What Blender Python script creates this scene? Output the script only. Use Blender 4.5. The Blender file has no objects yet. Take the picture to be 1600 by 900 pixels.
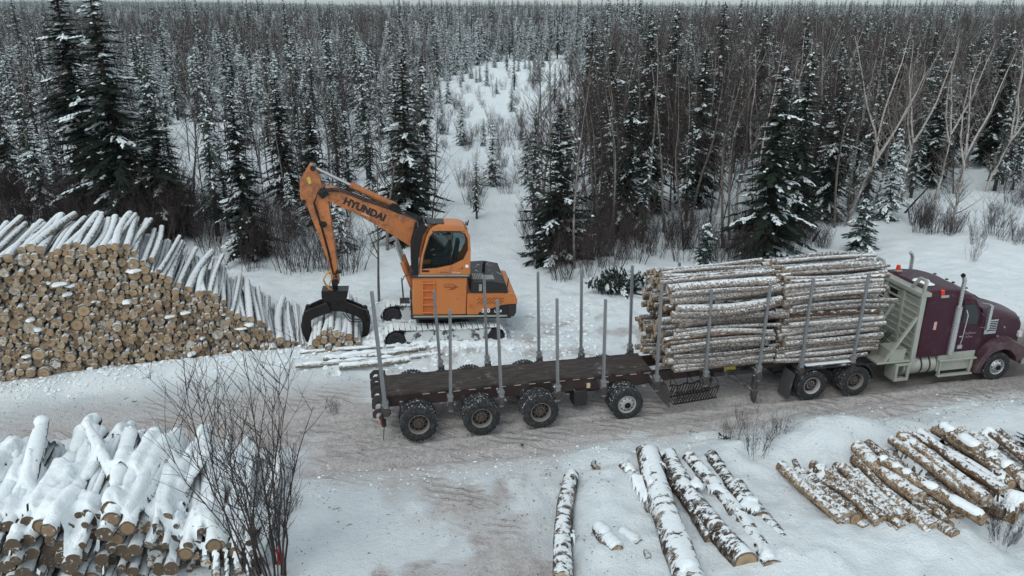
import bpy, bmesh, math, random
import numpy as np
from mathutils import Vector, Matrix, Euler
R = math.radians
scene = bpy.context.scene
COL = scene.collection

# ------------------------------------------------------------------ camera, sky, sun, exposure
FOC, CAMH = 1232.0, 11.5
PIT = math.atan(445.0/FOC)
cP, sP = math.cos(PIT), math.sin(PIT)
cam_d = bpy.data.cameras.new("camera"); cam = bpy.data.objects.new("camera", cam_d); COL.objects.link(cam)
cam.location = (0, 0, CAMH); cam.rotation_euler = (R(90)-PIT, 0, 0)
cam_d.sensor_width = 36; cam_d.lens = FOC/1600*36; cam_d.clip_end = 9000; cam_d.clip_start = .1
scene.camera = cam
SUN_EL, SUN_AZ = R(52), R(-150)
w = bpy.data.worlds.new("World"); scene.world = w; w.use_nodes = True
nt = w.node_tree; nt.nodes.clear()
sky = nt.nodes.new("ShaderNodeTexSky"); sky.sky_type = 'NISHITA'; sky.sun_disc = False
sky.sun_elevation = SUN_EL; sky.sun_rotation = SUN_AZ; sky.air_density = 1.0; sky.dust_density = 1.2; sky.ozone_density = 1.0
hs = nt.nodes.new("ShaderNodeHueSaturation"); hs.inputs['Saturation'].default_value = .27
bg = nt.nodes.new("ShaderNodeBackground"); bg.inputs[1].default_value = .15
wo = nt.nodes.new("ShaderNodeOutputWorld")
tn = nt.nodes.new('ShaderNodeMix'); tn.data_type = 'RGBA'; tn.blend_type = 'MULTIPLY'; tn.inputs[0].default_value = 1; tn.inputs[7].default_value = (.94, 1.0, .985, 1)   # green-grey cast of the overcast
nt.links.new(sky.outputs[0], hs.inputs['Color']); nt.links.new(hs.outputs[0], tn.inputs[6]); nt.links.new(tn.outputs[2], bg.inputs[0]); nt.links.new(bg.outputs[0], wo.inputs[0])
sd = bpy.data.lights.new("sun", 'SUN'); sd.energy = .6; sd.angle = R(30); sd.color = (1, .985, .95)
so = bpy.data.objects.new("sun", sd); COL.objects.link(so)
so.rotation_euler = (R(90)-SUN_EL, 0, -SUN_AZ+R(180)); so.location = (0, 0, 60)
vs = scene.view_settings; vs.view_transform = 'Standard'; vs.look = 'None'; vs.exposure = 0.52; vs.gamma = 1; vs.use_curve_mapping = False
scene.cycles.max_bounces = 5; scene.cycles.diffuse_bounces = 3; scene.cycles.glossy_bounces = 2
scene.cycles.transmission_bounces = 3; scene.cycles.transparent_max_bounces = 6
scene.cycles.use_denoising = True

# ------------------------------------------------------------------ helpers
def at(px, py, z=0.0):
    """ground point seen at a spot of the survey photo, at height z"""
    u = (px-800)/FOC; v = (py-450)/FOC
    dy = cP-v*sP; dz = -sP-v*cP; t = (z-CAMH)/dz
    return Vector((u*t, dy*t, z))
def toward(x, y, z=0.):
    zz = z-CAMH; dep = y*cP-zz*sP; up = y*sP+zz*cP
    return 800+FOC*x/np.maximum(dep, .1), 450-FOC*up/np.maximum(dep, .1)
def lat(seed):
    return np.random.RandomState(seed).rand(256, 256)
_L = {}
def vnoise(x, y, seed):
    if seed not in _L: _L[seed] = lat(seed)
    g = _L[seed]; xi = np.floor(x).astype(int); yi = np.floor(y).astype(int); fx = x-xi; fy = y-yi
    fx = fx*fx*(3-2*fx); fy = fy*fy*(3-2*fy)
    a = g[xi % 256, yi % 256]; b = g[(xi+1) % 256, yi % 256]; c = g[xi % 256, (yi+1) % 256]; d = g[(xi+1) % 256, (yi+1) % 256]
    return (a*(1-fx)+b*fx)*(1-fy)+(c*(1-fx)+d*fx)*fy
def fbm(x, y, seed, oc=4):
    s = 0; a = .5; t = 0
    for i in range(oc):
        s = s+a*vnoise(x*2**i, y*2**i, seed+i); t += a; a *= .5
    return s/t
def sm(a, b, x):
    t = np.clip((x-a)/(b-a), 0, 1); return t*t*(3-2*t)
def tag(o, label=None, cat=None, group=None, kind=None):
    if label: o['label'] = label
    if cat: o['category'] = cat
    if group: o['group'] = group
    if kind: o['kind'] = kind
    return o
def thing(name, label, cat, loc=(0, 0, 0), rot=(0, 0, 0), group=None):
    o = bpy.data.objects.new(name, None); COL.objects.link(o); o.location = loc; o.rotation_euler = rot
    o.empty_display_size = .2
    return tag(o, label, cat, group)
class MB:
    def __init__(s, off=(0, 0, 0), M=None):
        s.v = []; s.f = []; s.m = []; s.M = (M or Matrix.Identity(4)) @ Matrix.Translation(off)
    def add(s, vs, fs, mi=0):
        n = len(s.v); s.v += [tuple(s.M @ Vector(p)) for p in vs]
        for f in fs: s.f.append(tuple(n+i for i in f)); s.m.append(mi)
    def box(s, x0, x1, y0, y1, z0, z1, mi=0):
        s.add([(x0, y0, z0), (x1, y0, z0), (x1, y1, z0), (x0, y1, z0), (x0, y0, z1), (x1, y0, z1), (x1, y1, z1), (x0, y1, z1)],
              [(3, 2, 1, 0), (4, 5, 6, 7), (0, 1, 5, 4), (1, 2, 6, 5), (2, 3, 7, 6), (3, 0, 4, 7)], mi); return s
    def hexa(s, p8, mi=0):
        s.add(p8, [(3, 2, 1, 0), (4, 5, 6, 7), (0, 1, 5, 4), (1, 2, 6, 5), (2, 3, 7, 6), (3, 0, 4, 7)], mi); return s
    def beam(s, p, q, w, h, mi=0, up=(0, 0, 1), w2=None, h2=None):
        p, q = Vector(p), Vector(q); d = (q-p).normalized(); u = Vector(up)
        if abs(d.dot(u)) > .98: u = Vector((1, 0, 0))
        sd_ = d.cross(u).normalized(); u = sd_.cross(d)
        w2 = w if w2 is None else w2; h2 = h if h2 is None else h2
        a = sd_*w/2; b = u*h/2; c = sd_*w2/2; e = u*h2/2
        return s.hexa([p-a-b, p+a-b, p+a+b, p-a+b, q-c-e, q+c-e, q+c+e, q-c+e], mi)
    def tube(s, pts, rad, n=8, mi=0, caps=True, capmi=None):
        pts = [Vector(p) for p in pts]; k = len(pts)
        if not hasattr(rad, '__len__'): rad = [rad]*k
        ref = None; rings = []
        for i, p in enumerate(pts):
            d = (pts[min(i+1, k-1)]-pts[max(i-1, 0)]).normalized()
            if ref is None: ref = Vector((0, 0, 1)) if abs(d.z) < .9 else Vector((1, 0, 0))
            a = d.cross(ref).normalized(); b = a.cross(d).normalized(); ref = b
            rings.append([p+(a*math.cos(t)+b*math.sin(t))*rad[i] for t in [2*math.pi*j/n for j in range(n)]])
        vs_ = [v for r in rings for v in r]; fs = []
        for i in range(k-1):
            for j in range(n):
                a = i*n+j; b = i*n+(j+1) % n; fs.append((a, b, b+n, a+n))
        s.add(vs_, fs, mi)
        if caps:
            s.add(rings[0], [tuple(range(n-1, -1, -1))], mi if capmi is None else capmi)
            s.add(rings[-1], [tuple(range(n))], mi if capmi is None else capmi)
        return s
    def cyl(s, p, q, r, n=16, mi=0, r2=None): return s.tube([p, q], [r, r if r2 is None else r2], n, mi)
    def prism(s, poly, y0, y1, mi=0, capmi=None):
        n = len(poly); s.add([(x, y0, z) for x, z in poly]+[(x, y1, z) for x, z in poly],
                             [(i, (i+1) % n, (i+1) % n+n, i+n) for i in range(n)], mi)
        s.add([(x, y0, z) for x, z in poly], [tuple(range(n-1, -1, -1))], mi if capmi is None else capmi)
        s.add([(x, y1, z) for x, z in poly], [tuple(range(n))], mi if capmi is None else capmi); return s
    def lathe(s, prof, c=(0, 0, 0), n=28, mi=0, close=False):
        """prof: (radius, y) turned about the Y axis through c"""
        k = len(prof); vs_ = []; fs = []
        for r, y in prof:
            for j in range(n):
                t = 2*math.pi*j/n; vs_.append((c[0]+r*math.cos(t), c[1]+y, c[2]+r*math.sin(t)))
        for i in range(k if close else k-1):
            for j in range(n):
                a = i*n+j; b = i*n+(j+1) % n; i2 = (i+1) % k
                fs.append((a, b, i2*n+(j+1) % n, i2*n+j))
        s.add(vs_, fs, mi); return s
    def build(s, name, mats, parent=None, bevel=0, smooth=True, seg=2, fix=True):
        me = bpy.data.meshes.new(name); me.from_pydata(s.v, [], s.f)
        if not isinstance(mats, (list, tuple)): mats = [mats]
        for m in mats: me.materials.append(m)
        me.polygons.foreach_set('material_index', s.m)
        if fix:
            bm = bmesh.new(); bm.from_mesh(me); bmesh.ops.recalc_face_normals(bm, faces=bm.faces); bm.to_mesh(me); bm.free()
        if smooth:
            me.shade_smooth(); me.set_sharp_from_angle(angle=R(38))
        o = bpy.data.objects.new(name, me); COL.objects.link(o)
        if parent: o.parent = parent
        if bevel:
            b = o.modifiers.new('bevel', 'BEVEL'); b.width = bevel; b.segments = seg; b.limit_method = 'ANGLE'; b.angle_limit = R(40)
        return o
def text(name, s, size, M, mat, parent, fat=0.0, align='CENTER', shear=0):
    c = bpy.data.curves.new(name, 'FONT'); c.body = s; c.size = size; c.align_x = align; c.align_y = 'CENTER'
    c.offset = fat; c.extrude = .004; c.shear = shear
    t = bpy.data.objects.new('tmp', c); COL.objects.link(t)
    me = bpy.data.meshes.new_from_object(t); bpy.data.objects.remove(t); me.transform(M); me.materials.clear(); me.materials.append(mat)
    o = bpy.data.objects.new(name, me); COL.objects.link(o); o.parent = parent; return o
def frame(x, y, o):
    x = Vector(x).normalized(); y = Vector(y).normalized(); z = x.cross(y)
    M = Matrix((x, y, z)).transposed().to_4x4(); M.translation = Vector(o); return M
def copy_tree(o, parent=None):
    c = o.copy(); COL.objects.link(c); c.parent = parent
    for ch in list(KIDS.get(o.name, [])) : copy_tree(ch, c)
    return c
KIDS = {}

# ------------------------------------------------------------------ materials
class NT:
    def __init__(s, name):
        s.m = bpy.data.materials.new(name); s.m.use_nodes = True; s.t = s.m.node_tree
        s.b = s.t.nodes['Principled BSDF']; s.out = s.t.nodes['Material Output']
    def n(s, k, **kw):
        o = s.t.nodes.new(k)
        for a, b in kw.items():
            if hasattr(o, a): setattr(o, a, b)
        return o
    def l(s, a, b): s.t.links.new(a, b)
    def math(s, op, a, b=None, c=None):
        o = s.n('ShaderNodeMath', operation=op)
        for i, v in enumerate((a, b, c)):
            if v is None: continue
            if isinstance(v, (int, float)): o.inputs[i].default_value = v
            else: s.l(v, o.inputs[i])
        return o.outputs[0]
    def noise(s, scale, det=4, rough=.6, vec=None, map_=None):
        o = s.n('ShaderNodeTexNoise'); o.inputs['Scale'].default_value = scale; o.inputs['Detail'].default_value = det; o.inputs['Roughness'].default_value = rough
        if vec is not None: s.l(vec, o.inputs['Vector'])
        return o.outputs['Fac']
    def coord(s, kind='Object', scale=None, rand=False):
        tc = s.n('ShaderNodeTexCoord').outputs[kind]
        if rand:
            oi = s.n('ShaderNodeObjectInfo'); va = s.n('ShaderNodeVectorMath', operation='ADD')
            mm = s.n('ShaderNodeVectorMath', operation='SCALE'); s.l(oi.outputs['Location'], mm.inputs[0]); mm.inputs['Scale'].default_value = 1.7
            s.l(tc, va.inputs[0]); s.l(mm.outputs[0], va.inputs[1]); tc = va.outputs[0]
        if scale:
            mp = s.n('ShaderNodeMapping'); mp.inputs['Scale'].default_value = scale; s.l(tc, mp.inputs[0]); tc = mp.outputs[0]
        return tc
    def ramp(s, fac, stops):
        o = s.n('ShaderNodeValToRGB'); e = o.color_ramp.elements
        while len(e) > 1: e.remove(e[0])
        e[0].position = stops[0][0]; e[0].color = (*stops[0][1], 1)
        for p, c in stops[1:]:
            x = e.new(p); x.color = (*c, 1)
        s.l(fac, o.inputs[0]); return o.outputs[0]
    def mix(s, fac, a, b):
        o = s.n('ShaderNodeMix', data_type='RGBA')
        if isinstance(fac, (int, float)): o.inputs[0].default_value = fac
        else: s.l(fac, o.inputs[0])
        for i, v in ((6, a), (7, b)):
            if isinstance(v, tuple): o.inputs[i].default_value = (*v, 1)
            else: s.l(v, o.inputs[i])
        return o.outputs[2]
    def step(s, v, a, b):
        o = s.n('ShaderNodeMapRange'); o.interpolation_type = 'SMOOTHSTEP'; s.l(v, o.inputs[0]); o.inputs[1].default_value = a; o.inputs[2].default_value = b
        return o.outputs[0]
    def nz(s):
        g = s.n('ShaderNodeNewGeometry'); x = s.n('ShaderNodeSeparateXYZ'); s.l(g.outputs['Normal'], x.inputs[0]); return x.outputs[2]
    def set(s, col, rough=.7, metal=0, bump=None, dist=.02, spec=.3):
        if isinstance(col, tuple): s.b.inputs['Base Color'].default_value = (*col, 1)
        else: s.l(col, s.b.inputs['Base Color'])
        if isinstance(rough, (int, float)): s.b.inputs['Roughness'].default_value = rough
        else: s.l(rough, s.b.inputs['Roughness'])
        s.b.inputs['Metallic'].default_value = metal; s.b.inputs['Specular IOR Level'].default_value = spec
        if bump is not None:
            bp = s.n('ShaderNodeBump'); bp.inputs['Distance'].default_value = dist; s.l(bump, bp.inputs['Height']); s.l(bp.outputs[0], s.b.inputs['Normal'])
        return s.m
SNOW = (.77, .82, .84)
def snow_mat(name='snow'):
    a = NT(name); v = a.coord('Object'); n = a.noise(3, 6, .65, v); n2 = a.noise(25, 3, .6, v)
    c = a.ramp(n, [(.3, (.70, .76, .79)), (.7, (.80, .85, .87))])
    return a.set(c, .75, 0, a.math('ADD', n, a.math('MULTIPLY', n2, .3)), .05)
def painted(name, col, rough=.45, dirt=(.10, .08, .07), amount=.5, scale=2.5, metal=0, snow=0.0, spec=.4):
    a = NT(name); v = a.coord('Object'); n = a.noise(scale, 6, .7, v); n2 = a.noise(scale*9, 4, .6, v)
    f = a.step(a.math('ADD', n, a.math('MULTIPLY', a.math('SUBTRACT', n2, .5), .5)), .75-.35*amount, 1.0-.25*amount)
    c0 = a.mix(a.noise(scale*.5, 2, .5, v), tuple(x*.82 for x in col), tuple(min(1, x*1.12) for x in col))
    c = a.mix(a.math('MULTIPLY', f, .8), c0, dirt)
    if snow:
        s_ = a.math('MULTIPLY', a.step(a.nz(), .6, .9), a.step(n, .62-.3*snow, .72-.3*snow)); c = a.mix(s_, c, SNOW)
    return a.set(c, a.math('ADD', a.math('MULTIPLY', n2, .25), rough-.1), metal, n2, .004, spec)
def bark(name, pal, snow=.5, side=.35, spec=.15, patch=9.0, stretch=.35):
    """bark with lenticel patches; snow lies where the surface faces up"""
    a = NT(name); v = a.coord('Object', (1, stretch, 1), True)
    n = a.noise(patch, 5, .7, v); n2 = a.noise(patch*4, 4, .7, v)
    oi = a.n('ShaderNodeObjectInfo')
    c = a.ramp(a.math('ADD', a.math('MULTIPLY', n, .65), a.math('MULTIPLY', n2, .35)), pal)
    hsv = a.n('ShaderNodeHueSaturation'); a.l(a.math('ADD', a.math('MULTIPLY', oi.outputs['Random'], .7), .62), hsv.inputs['Value']); a.l(c, hsv.inputs['Color']); c = hsv.outputs[0]
    ns = a.noise(patch*1.4, 6, .72, v)
    up = a.math('ADD', a.math('MULTIPLY', a.nz(), side), a.math('ADD', a.math('ADD', a.math('MULTIPLY', a.math('SUBTRACT', ns, .5), 1.5), .5), a.math('MULTIPLY', a.math('SUBTRACT', oi.outputs['Random'], .5), .12)))
    s_ = a.step(up, .99-snow*.5, 1.06-snow*.5)
    c = a.mix(s_, c, a.ramp(n2, [(.3, (.62, .67, .69)), (.7, (.76, .80, .82))]))
    return a.set(c, .85, 0, a.math('ADD', n2, a.math('MULTIPLY', s_, .6)), .012, spec)
def cutwood(name='cut_wood', tone=1.0):
    a = NT(name); tc = a.n('ShaderNodeTexCoord').outputs['Object']; sx = a.n('ShaderNodeSeparateXYZ'); a.l(tc, sx.inputs[0])
    r = a.math('SQRT', a.math('ADD', a.math('POWER', sx.outputs[0], 2), a.math('POWER', sx.outputs[2], 2)))
    nn = a.noise(14, 4, .6, a.coord('Object', None, True)); rr = a.math('ADD', r, a.math('MULTIPLY', nn, .02))
    ring = a.math('SINE', a.math('MULTIPLY', rr, 420.0))
    oi = a.n('ShaderNodeObjectInfo')
    c = a.ramp(oi.outputs['Random'], [(0, (.33*tone, .23*tone, .145*tone)), (.25, (.50*tone, .37*tone, .235*tone)), (.5, (.40*tone, .30*tone, .205*tone)), (.7, (.55*tone, .48*tone, .39*tone)), (.85, (.24*tone, .155*tone, .10*tone)), (1, (.46*tone, .32*tone, .20*tone))])
    c = a.mix(a.math('MULTIPLY', a.step(ring, -.2, 1), .22), c, (.16, .09, .045))
    core = a.step(r, .0, .065); rim_ = a.step(r, .080, .094); c = a.mix(a.math('MULTIPLY', rim_, .75), c, (.06, .045, .035)); c = a.mix(a.math('MULTIPLY', a.math('SUBTRACT', 1.0, core), .55), c, (.2, .1, .05))
    fr = a.math('MULTIPLY', a.step(a.math('ADD', nn, a.math('MULTIPLY', oi.outputs['Random'], .25)), .70, .80), .7)
    c = a.mix(fr, c, (.62, .64, .62))
    return a.set(c, .85, 0, nn, .004, .15)
def plain(name, col, rough=.6, metal=0, spec=.3, var=.25, scale=6):
    a = NT(name); n = a.noise(scale, 4, .6, a.coord('Object'))
    return a.set(a.mix(n, tuple(x*(1-var) for x in col), tuple(min(1, x*(1+var)) for x in col)), rough, metal, None, .01, spec)
def needles(name, c1, c2, frost=0.0):
    a = NT(name); v = a.coord('Object', None, False); n = a.noise(2.2, 4, .7, v); oi = a.n('ShaderNodeObjectInfo')
    c = a.mix(n, c1, c2)
    if frost:
        nf = a.noise(9, 3, .7, v); c = a.mix(a.math('MULTIPLY', a.step(nf, .60-.2*frost, .70-.1*frost), .75), c, (.58, .66, .66))
    hsv = a.n('ShaderNodeHueSaturation'); a.l(a.math('ADD', a.math('MULTIPLY', oi.outputs['Random'], .6), .7), hsv.inputs['Value']); a.l(c, hsv.inputs['Color'])
    return a.set(hsv.outputs[0], .8, 0, None, .01, .12)
M = {}
M['snow'] = snow_mat()
M['treesnow'] = plain('tree_snow', (.66, .72, .735), .8, 0, .1, .08)
M['orange'] = painted('orange_paint', (.49, .17, .052), .45, (.17, .09, .06), .65, 1.3)
M['orange_worn'] = painted('orange_worn_paint', (.45, .155, .05), .5, (.05, .035, .03), 1.1, 2.4)
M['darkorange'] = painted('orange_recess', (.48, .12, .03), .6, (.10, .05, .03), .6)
M['black'] = painted('black_steel', (.022, .022, .024), .5, (.12, .11, .10), .35, 3, 0, .10)
M['blackplain'] = plain('black_rubber_hose', (.014, .014, .015), .5)
M['grease'] = plain('greasy_black', (.012, .010, .010), .4)
M['frame'] = painted('frame_steel', (.045, .037, .036), .6, (.14, .12, .11), .7, 3, 0, .3)
M['redframe'] = painted('rusty_frame', (.038, .022, .021), .6, (.12, .10, .09), .6, 3)
M['stake'] = painted('stake_steel', (.20, .21, .22), .5, (.07, .06, .06), .6, 5, .3)
M['alu'] = painted('dull_aluminium', (.36, .37, .33), .45, (.20, .18, .15), .75, 3, .35)
M['chrome'] = painted('worn_chrome', (.50, .51, .52), .25, (.22, .20, .18), .5, 4, .8)
M['maroon'] = painted('maroon_paint', (.034, .004, .014), .38, (.09, .06, .065), .65, 2.2, 0, 0, .35)
M['maroon_low'] = painted('maroon_dirty', (.05, .02, .028), .5, (.12, .09, .09), 1.0, 3)
M['glass'] = NT('dark_glass').set((.012, .016, .017), .08, 0, None, .01, .6)
g = NT('clear_glass'); gt = g.n('ShaderNodeBsdfTransparent'); gt.inputs[0].default_value = (.78, .84, .84, 1); gm = g.n('ShaderNodeMixShader'); gm.inputs[0].default_value = .13
g.set((.02, .03, .03), .05, 0, None, .01, .6); g.l(gt.outputs[0], gm.inputs[1]); g.l(g.b.outputs[0], gm.inputs[2]); g.l(gm.outputs[0], g.out.inputs[0]); M['clear'] = g.m
M['white'] = plain('white_lettering', (.75, .75, .73), .6, 0, .3, .1)
M['ink'] = plain('black_lettering', (.02, .018, .018), .6)
M['redink'] = plain('dark_red_lettering', (.13, .018, .015), .6)
M['red'] = plain('red_plastic', (.55, .03, .015), .35)
M['yellow'] = plain('yellow_decal', (.45, .36, .06), .6)
M['hoseyellow'] = plain('yellow_hose', (.45, .24, .05), .5)
M['rope'] = plain('dark_netting', (.02, .014, .014), .9)
M['skin'] = plain('skin', (.42, .25, .18), .6)
M['jacket'] = plain('dark_jacket', (.018, .03, .028), .9)
t = NT('tyre_rubber'); v = t.coord('Object', None, True); n = t.noise(12, 5, .7, v)
M['tyre'] = t.set(t.mix(t.step(n, .45, .75), (.022, .023, .025), (.075, .072, .07)), .85, 0, n, .01, .2)
t = NT('snowy_tread'); v = t.coord('Object', None, True); n = t.noise(16, 4, .7, v)
M['tread'] = t.set(t.mix(t.step(n, .56, .64), (.03, .03, .032), (.50, .54, .55)), .85, 0, n, .02, .2)
t = NT('deck_boards'); v = t.coord('Object', (1, 9, 1)); n = t.noise(2.2, 6, .75, v); n3 = t.noise(1.5, 5, .7, t.coord('Object'))
dc = t.mix(t.step(n, .35, .75), (.028, .023, .022), (.095, .08, .072)); dc = t.mix(t.math('MULTIPLY', t.step(n3, .58, .72), .55), dc, (.30, .30, .29))
dc = t.mix(t.math('MULTIPLY', t.step(t.noise(30, 3, .7, t.coord('Object', (1, .3, 1))), .66, .72), .6), dc, (.40, .36, .30))
M['deck'] = t.set(dc, .8, 0, n, .01, .2)
aspen = [(.30, (.055, .045, .038)), (.43, (.13, .105, .08)), (.52, (.30, .275, .23)), (.70, (.44, .42, .37))]
M['bark'] = bark('pale_bark', aspen, .76, .42, patch=12)
M['bark_load'] = bark('load_bark', [(.34, (.035, .025, .022)), (.46, (.13, .095, .08)), (.53, (.30, .26, .23)), (.74, (.44, .40, .37))], .70, .24, patch=17, stretch=.5)
M['bark_brown'] = bark('brown_bark', [(.3, (.05, .03, .02)), (.5, (.13, .08, .05)), (.7, (.22, .15, .10))], .62, .3)
M['bark_big'] = bark('dark_poplar_bark', [(.38, (.022, .018, .016)), (.50, (.07, .05, .04)), (.57, (.22, .20, .18)), (.72, (.42, .42, .39))], .62, .30, patch=7, stretch=.7)
M['bark_heap'] = bark('heap_bark', [(.33, (.035, .024, .018)), (.46, (.13, .08, .05)), (.54, (.29, .22, .15)), (.74, (.42, .35, .27))], .60, .26, patch=11)
M['bark_dark'] = bark('snow_covered_dark_bark', [(.35, (.02, .018, .016)), (.5, (.06, .05, .042)), (.62, (.16, .14, .12)), (.75, (.30, .29, .27))], .95, .5, patch=6)
M['cut'] = cutwood('cut_wood', .78)
M['cut_brown'] = cutwood('old_cut_wood', .50)
M['needle_dark'] = needles('spruce_needles', (.006, .010, .008), (.018, .025, .018))
M['needle'] = needles('fir_needles', (.010, .018, .014), (.032, .048, .038), .12)
M['needle_frost'] = needles('frosted_fir_needles', (.016, .028, .023), (.045, .070, .060), .40)
M['trunk'] = plain('conifer_trunk', (.055, .045, .038), .9, 0, .1, .4)
M['aspen_trunk'] = bark('aspen_trunk', [(.3, (.06, .052, .046)), (.5, (.17, .155, .14)), (.7, (.30, .28, .26))], .25, .2, patch=4)
M['twig'] = plain('twig', (.060, .048, .046), .9, 0, .1, .35, 1.5)
M['twig_dark'] = plain('dark_twig', (.034, .026, .026), .9, 0, .1, .35, 1.5)
t = NT('birch_trunk'); v = t.coord('Object', (1, 1, 3)); n = t.noise(5, 4, .7, v)
M['birch_twig'] = plain('birch_twig', (.19, .17, .16), .9, 0, .1, .3, 1.5)
M['birch'] = t.set(t.ramp(n, [(.34, (.06, .05, .045)), (.42, (.33, .30, .28)), (.7, (.50, .48, .45))]), .8, 0, None, .01, .15)

# ground: snow soiled where the 'dirt' attribute says vehicles have run; its highest values darken the strip under the truck
t = NT('snowy_ground'); v = t.coord('Object'); at_ = t.n('ShaderNodeAttribute'); at_.attribute_name = 'dirt'; D = at_.outputs['Fac']
n1 = t.noise(1.1, 6, .7, v); n2 = t.noise(7, 5, .7, v); n3 = t.noise(28, 3, .7, v); n4 = t.noise(70, 2, .6, v)
sn = t.ramp(n1, [(.3, (.68, .75, .78)), (.7, (.79, .84, .86))])
rd = t.mix(t.step(n2, .38, .58), (.64, .58, .555), (.79, .765, .755))
d1 = t.step(t.math('ADD', D, t.math('MULTIPLY', t.math('SUBTRACT', n2, .5), .7)), .15, .75)
sp = t.math('MULTIPLY', t.step(t.math('ADD', t.math('MULTIPLY', n3, .6), t.math('MULTIPLY', n4, .4)), .50, .66), t.step(t.math('ADD', D, t.math('MULTIPLY', n1, .35)), .27, .55)); c = t.mix(d1, sn, rd); c = t.mix(t.math('MULTIPLY', sp, .42), c, (.33, .28, .26)); c = t.mix(t.math('MULTIPLY', t.step(t.noise(11, 5, .75, v), .56, .66), t.math('MULTIPLY', t.step(D, .1, .4), .55)), c, (.74, .76, .77))
dk = t.math('MULTIPLY', t.step(t.math('ADD', t.math('MULTIPLY', D, .30), t.math('ADD', t.math('MULTIPLY', n3, .62), t.math('MULTIPLY', n4, .25))), .66, .78), t.step(D, .05, .45))
c = t.mix(t.math('MULTIPLY', dk, .5), c, (.19, .155, .135))
D2 = t.step(D, 1.05, 1.6); c = t.mix(t.math('MULTIPLY', D2, .8), c, (.25, .215, .195))  # highest values: darker tone along the strip under the truck
wv = t.n('ShaderNodeTexWave'); wv.wave_type = 'BANDS'; wv.inputs['Scale'].default_value = 1.15; wv.inputs['Distortion'].default_value = 7; wv.inputs['Detail'].default_value = 3; wv.inputs['Detail Scale'].default_value = .6
mpw = t.n('ShaderNodeMapping'); mpw.inputs['Rotation'].default_value = (0, 0, 1.85); t.l(v, mpw.inputs[0]); t.l(mpw.outputs[0], wv.inputs['Vector'])
wm = t.math('MULTIPLY', t.step(wv.outputs['Fac'], .35, .75), t.math('MULTIPLY', t.step(D, .15, .6), t.step(t.noise(.8, 3, .6, v), .45, .6)))
c = t.mix(t.math('MULTIPLY', wm, .32), c, (.36, .31, .29)); n3 = t.math('ADD', n3, t.math('MULTIPLY', wm, -.5))
M['ground'] = t.set(c, .8, 0, t.math('ADD', t.math('MULTIPLY', n2, .7), t.math('MULTIPLY', n3, t.math('ADD', t.math('MULTIPLY', D, 1.2), .22))), .11, .2)

# ------------------------------------------------------------------ terrain
TRo = at(655, 690); TRa = R(11.7)
def tr_w(s, off, z=0.): return Vector((TRo.x+s*math.cos(TRa)-off*math.sin(TRa), TRo.y+s*math.sin(TRa)+off*math.cos(TRa), z))
def tr_l(x, y):
    dx = x-TRo.x; dy = y-TRo.y; return dx*math.cos(TRa)+dy*math.sin(TRa), -dx*math.sin(TRa)+dy*math.cos(TRa)
def poly_sd(x, y, P):
    """signed distance, positive inside"""
    ins = np.zeros(x.shape, bool); d2 = np.full(x.shape, 1e9); n = len(P)
    for i in range(n):
        ax, ay = P[i]; bx, by = P[(i+1) % n]
        ex, ey = bx-ax, by-ay; t_ = np.clip(((x-ax)*ex+(y-ay)*ey)/(ex*ex+ey*ey), 0, 1)
        d2 = np.minimum(d2, (x-ax-t_*ex)**2+(y-ay-t_*ey)**2)
        c_ = ((ay > y) != (by > y)) & (x < (bx-ax)*(y-ay)/((by-ay) if by != ay else 1e-9)+ax); ins ^= c_
    return np.where(ins, 1, -1)*np.sqrt(d2)
PLACES = [(130, 'behind the left end of the long stack'), (330, 'behind the middle of the long stack'), (470, 'between the stack and the boom tip'), (600, 'behind the excavator boom'), (700, 'just left of the snowy clearing'), (760, 'on the left half of the snowy clearing'), (900, 'on the right half of the snowy clearing'), (1020, 'behind the tall middle stakes'), (1220, 'behind the rear log bundle'), (1400, 'behind the front log bundle'), (9999, 'beyond the maroon tractor')]
def place(px): return next(n_ for lim, n_ in PLACES if px < lim)
def gp(l): return [tuple(at(*p)[:2]) for p in l]
ROAD = gp([(-600, 660), (0, 628), (120, 618), (230, 606), (350, 588), (470, 572), (590, 588)])+[tuple(tr_w(s, o)[:2]) for s, o in ((-1, 2.9), (3, 3.0), (8, 3.3), (13, 3.5), (20, 3.6), (45, 4))] + \
    [tuple(tr_w(45, -2.0)[:2])]+gp([(1700, 604), (1600, 622), (1480, 650), (1420, 664), (1240, 670), (1100, 688), (960, 706), (890, 745), (872, 820), (868, 1000), (862, 1600), (420, 1600), (450, 1000), (466, 880), (470, 760), (462, 700), (300, 704), (0, 700), (-600, 760)])
PATCH = gp([(580, 738), (690, 722), (760, 755), (820, 815), (872, 880), (880, 1000), (600, 1000), (640, 905), (715, 880), (700, 820), (640, 790)])
BANK = gp([(905, 1100), (900, 760), (960, 715), (1110, 698), (1330, 690), (1450, 668), (1620, 640), (1900, 640), (1900, 1100)])
P1o = at(0, 608); P1a = R(17.5)
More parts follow.
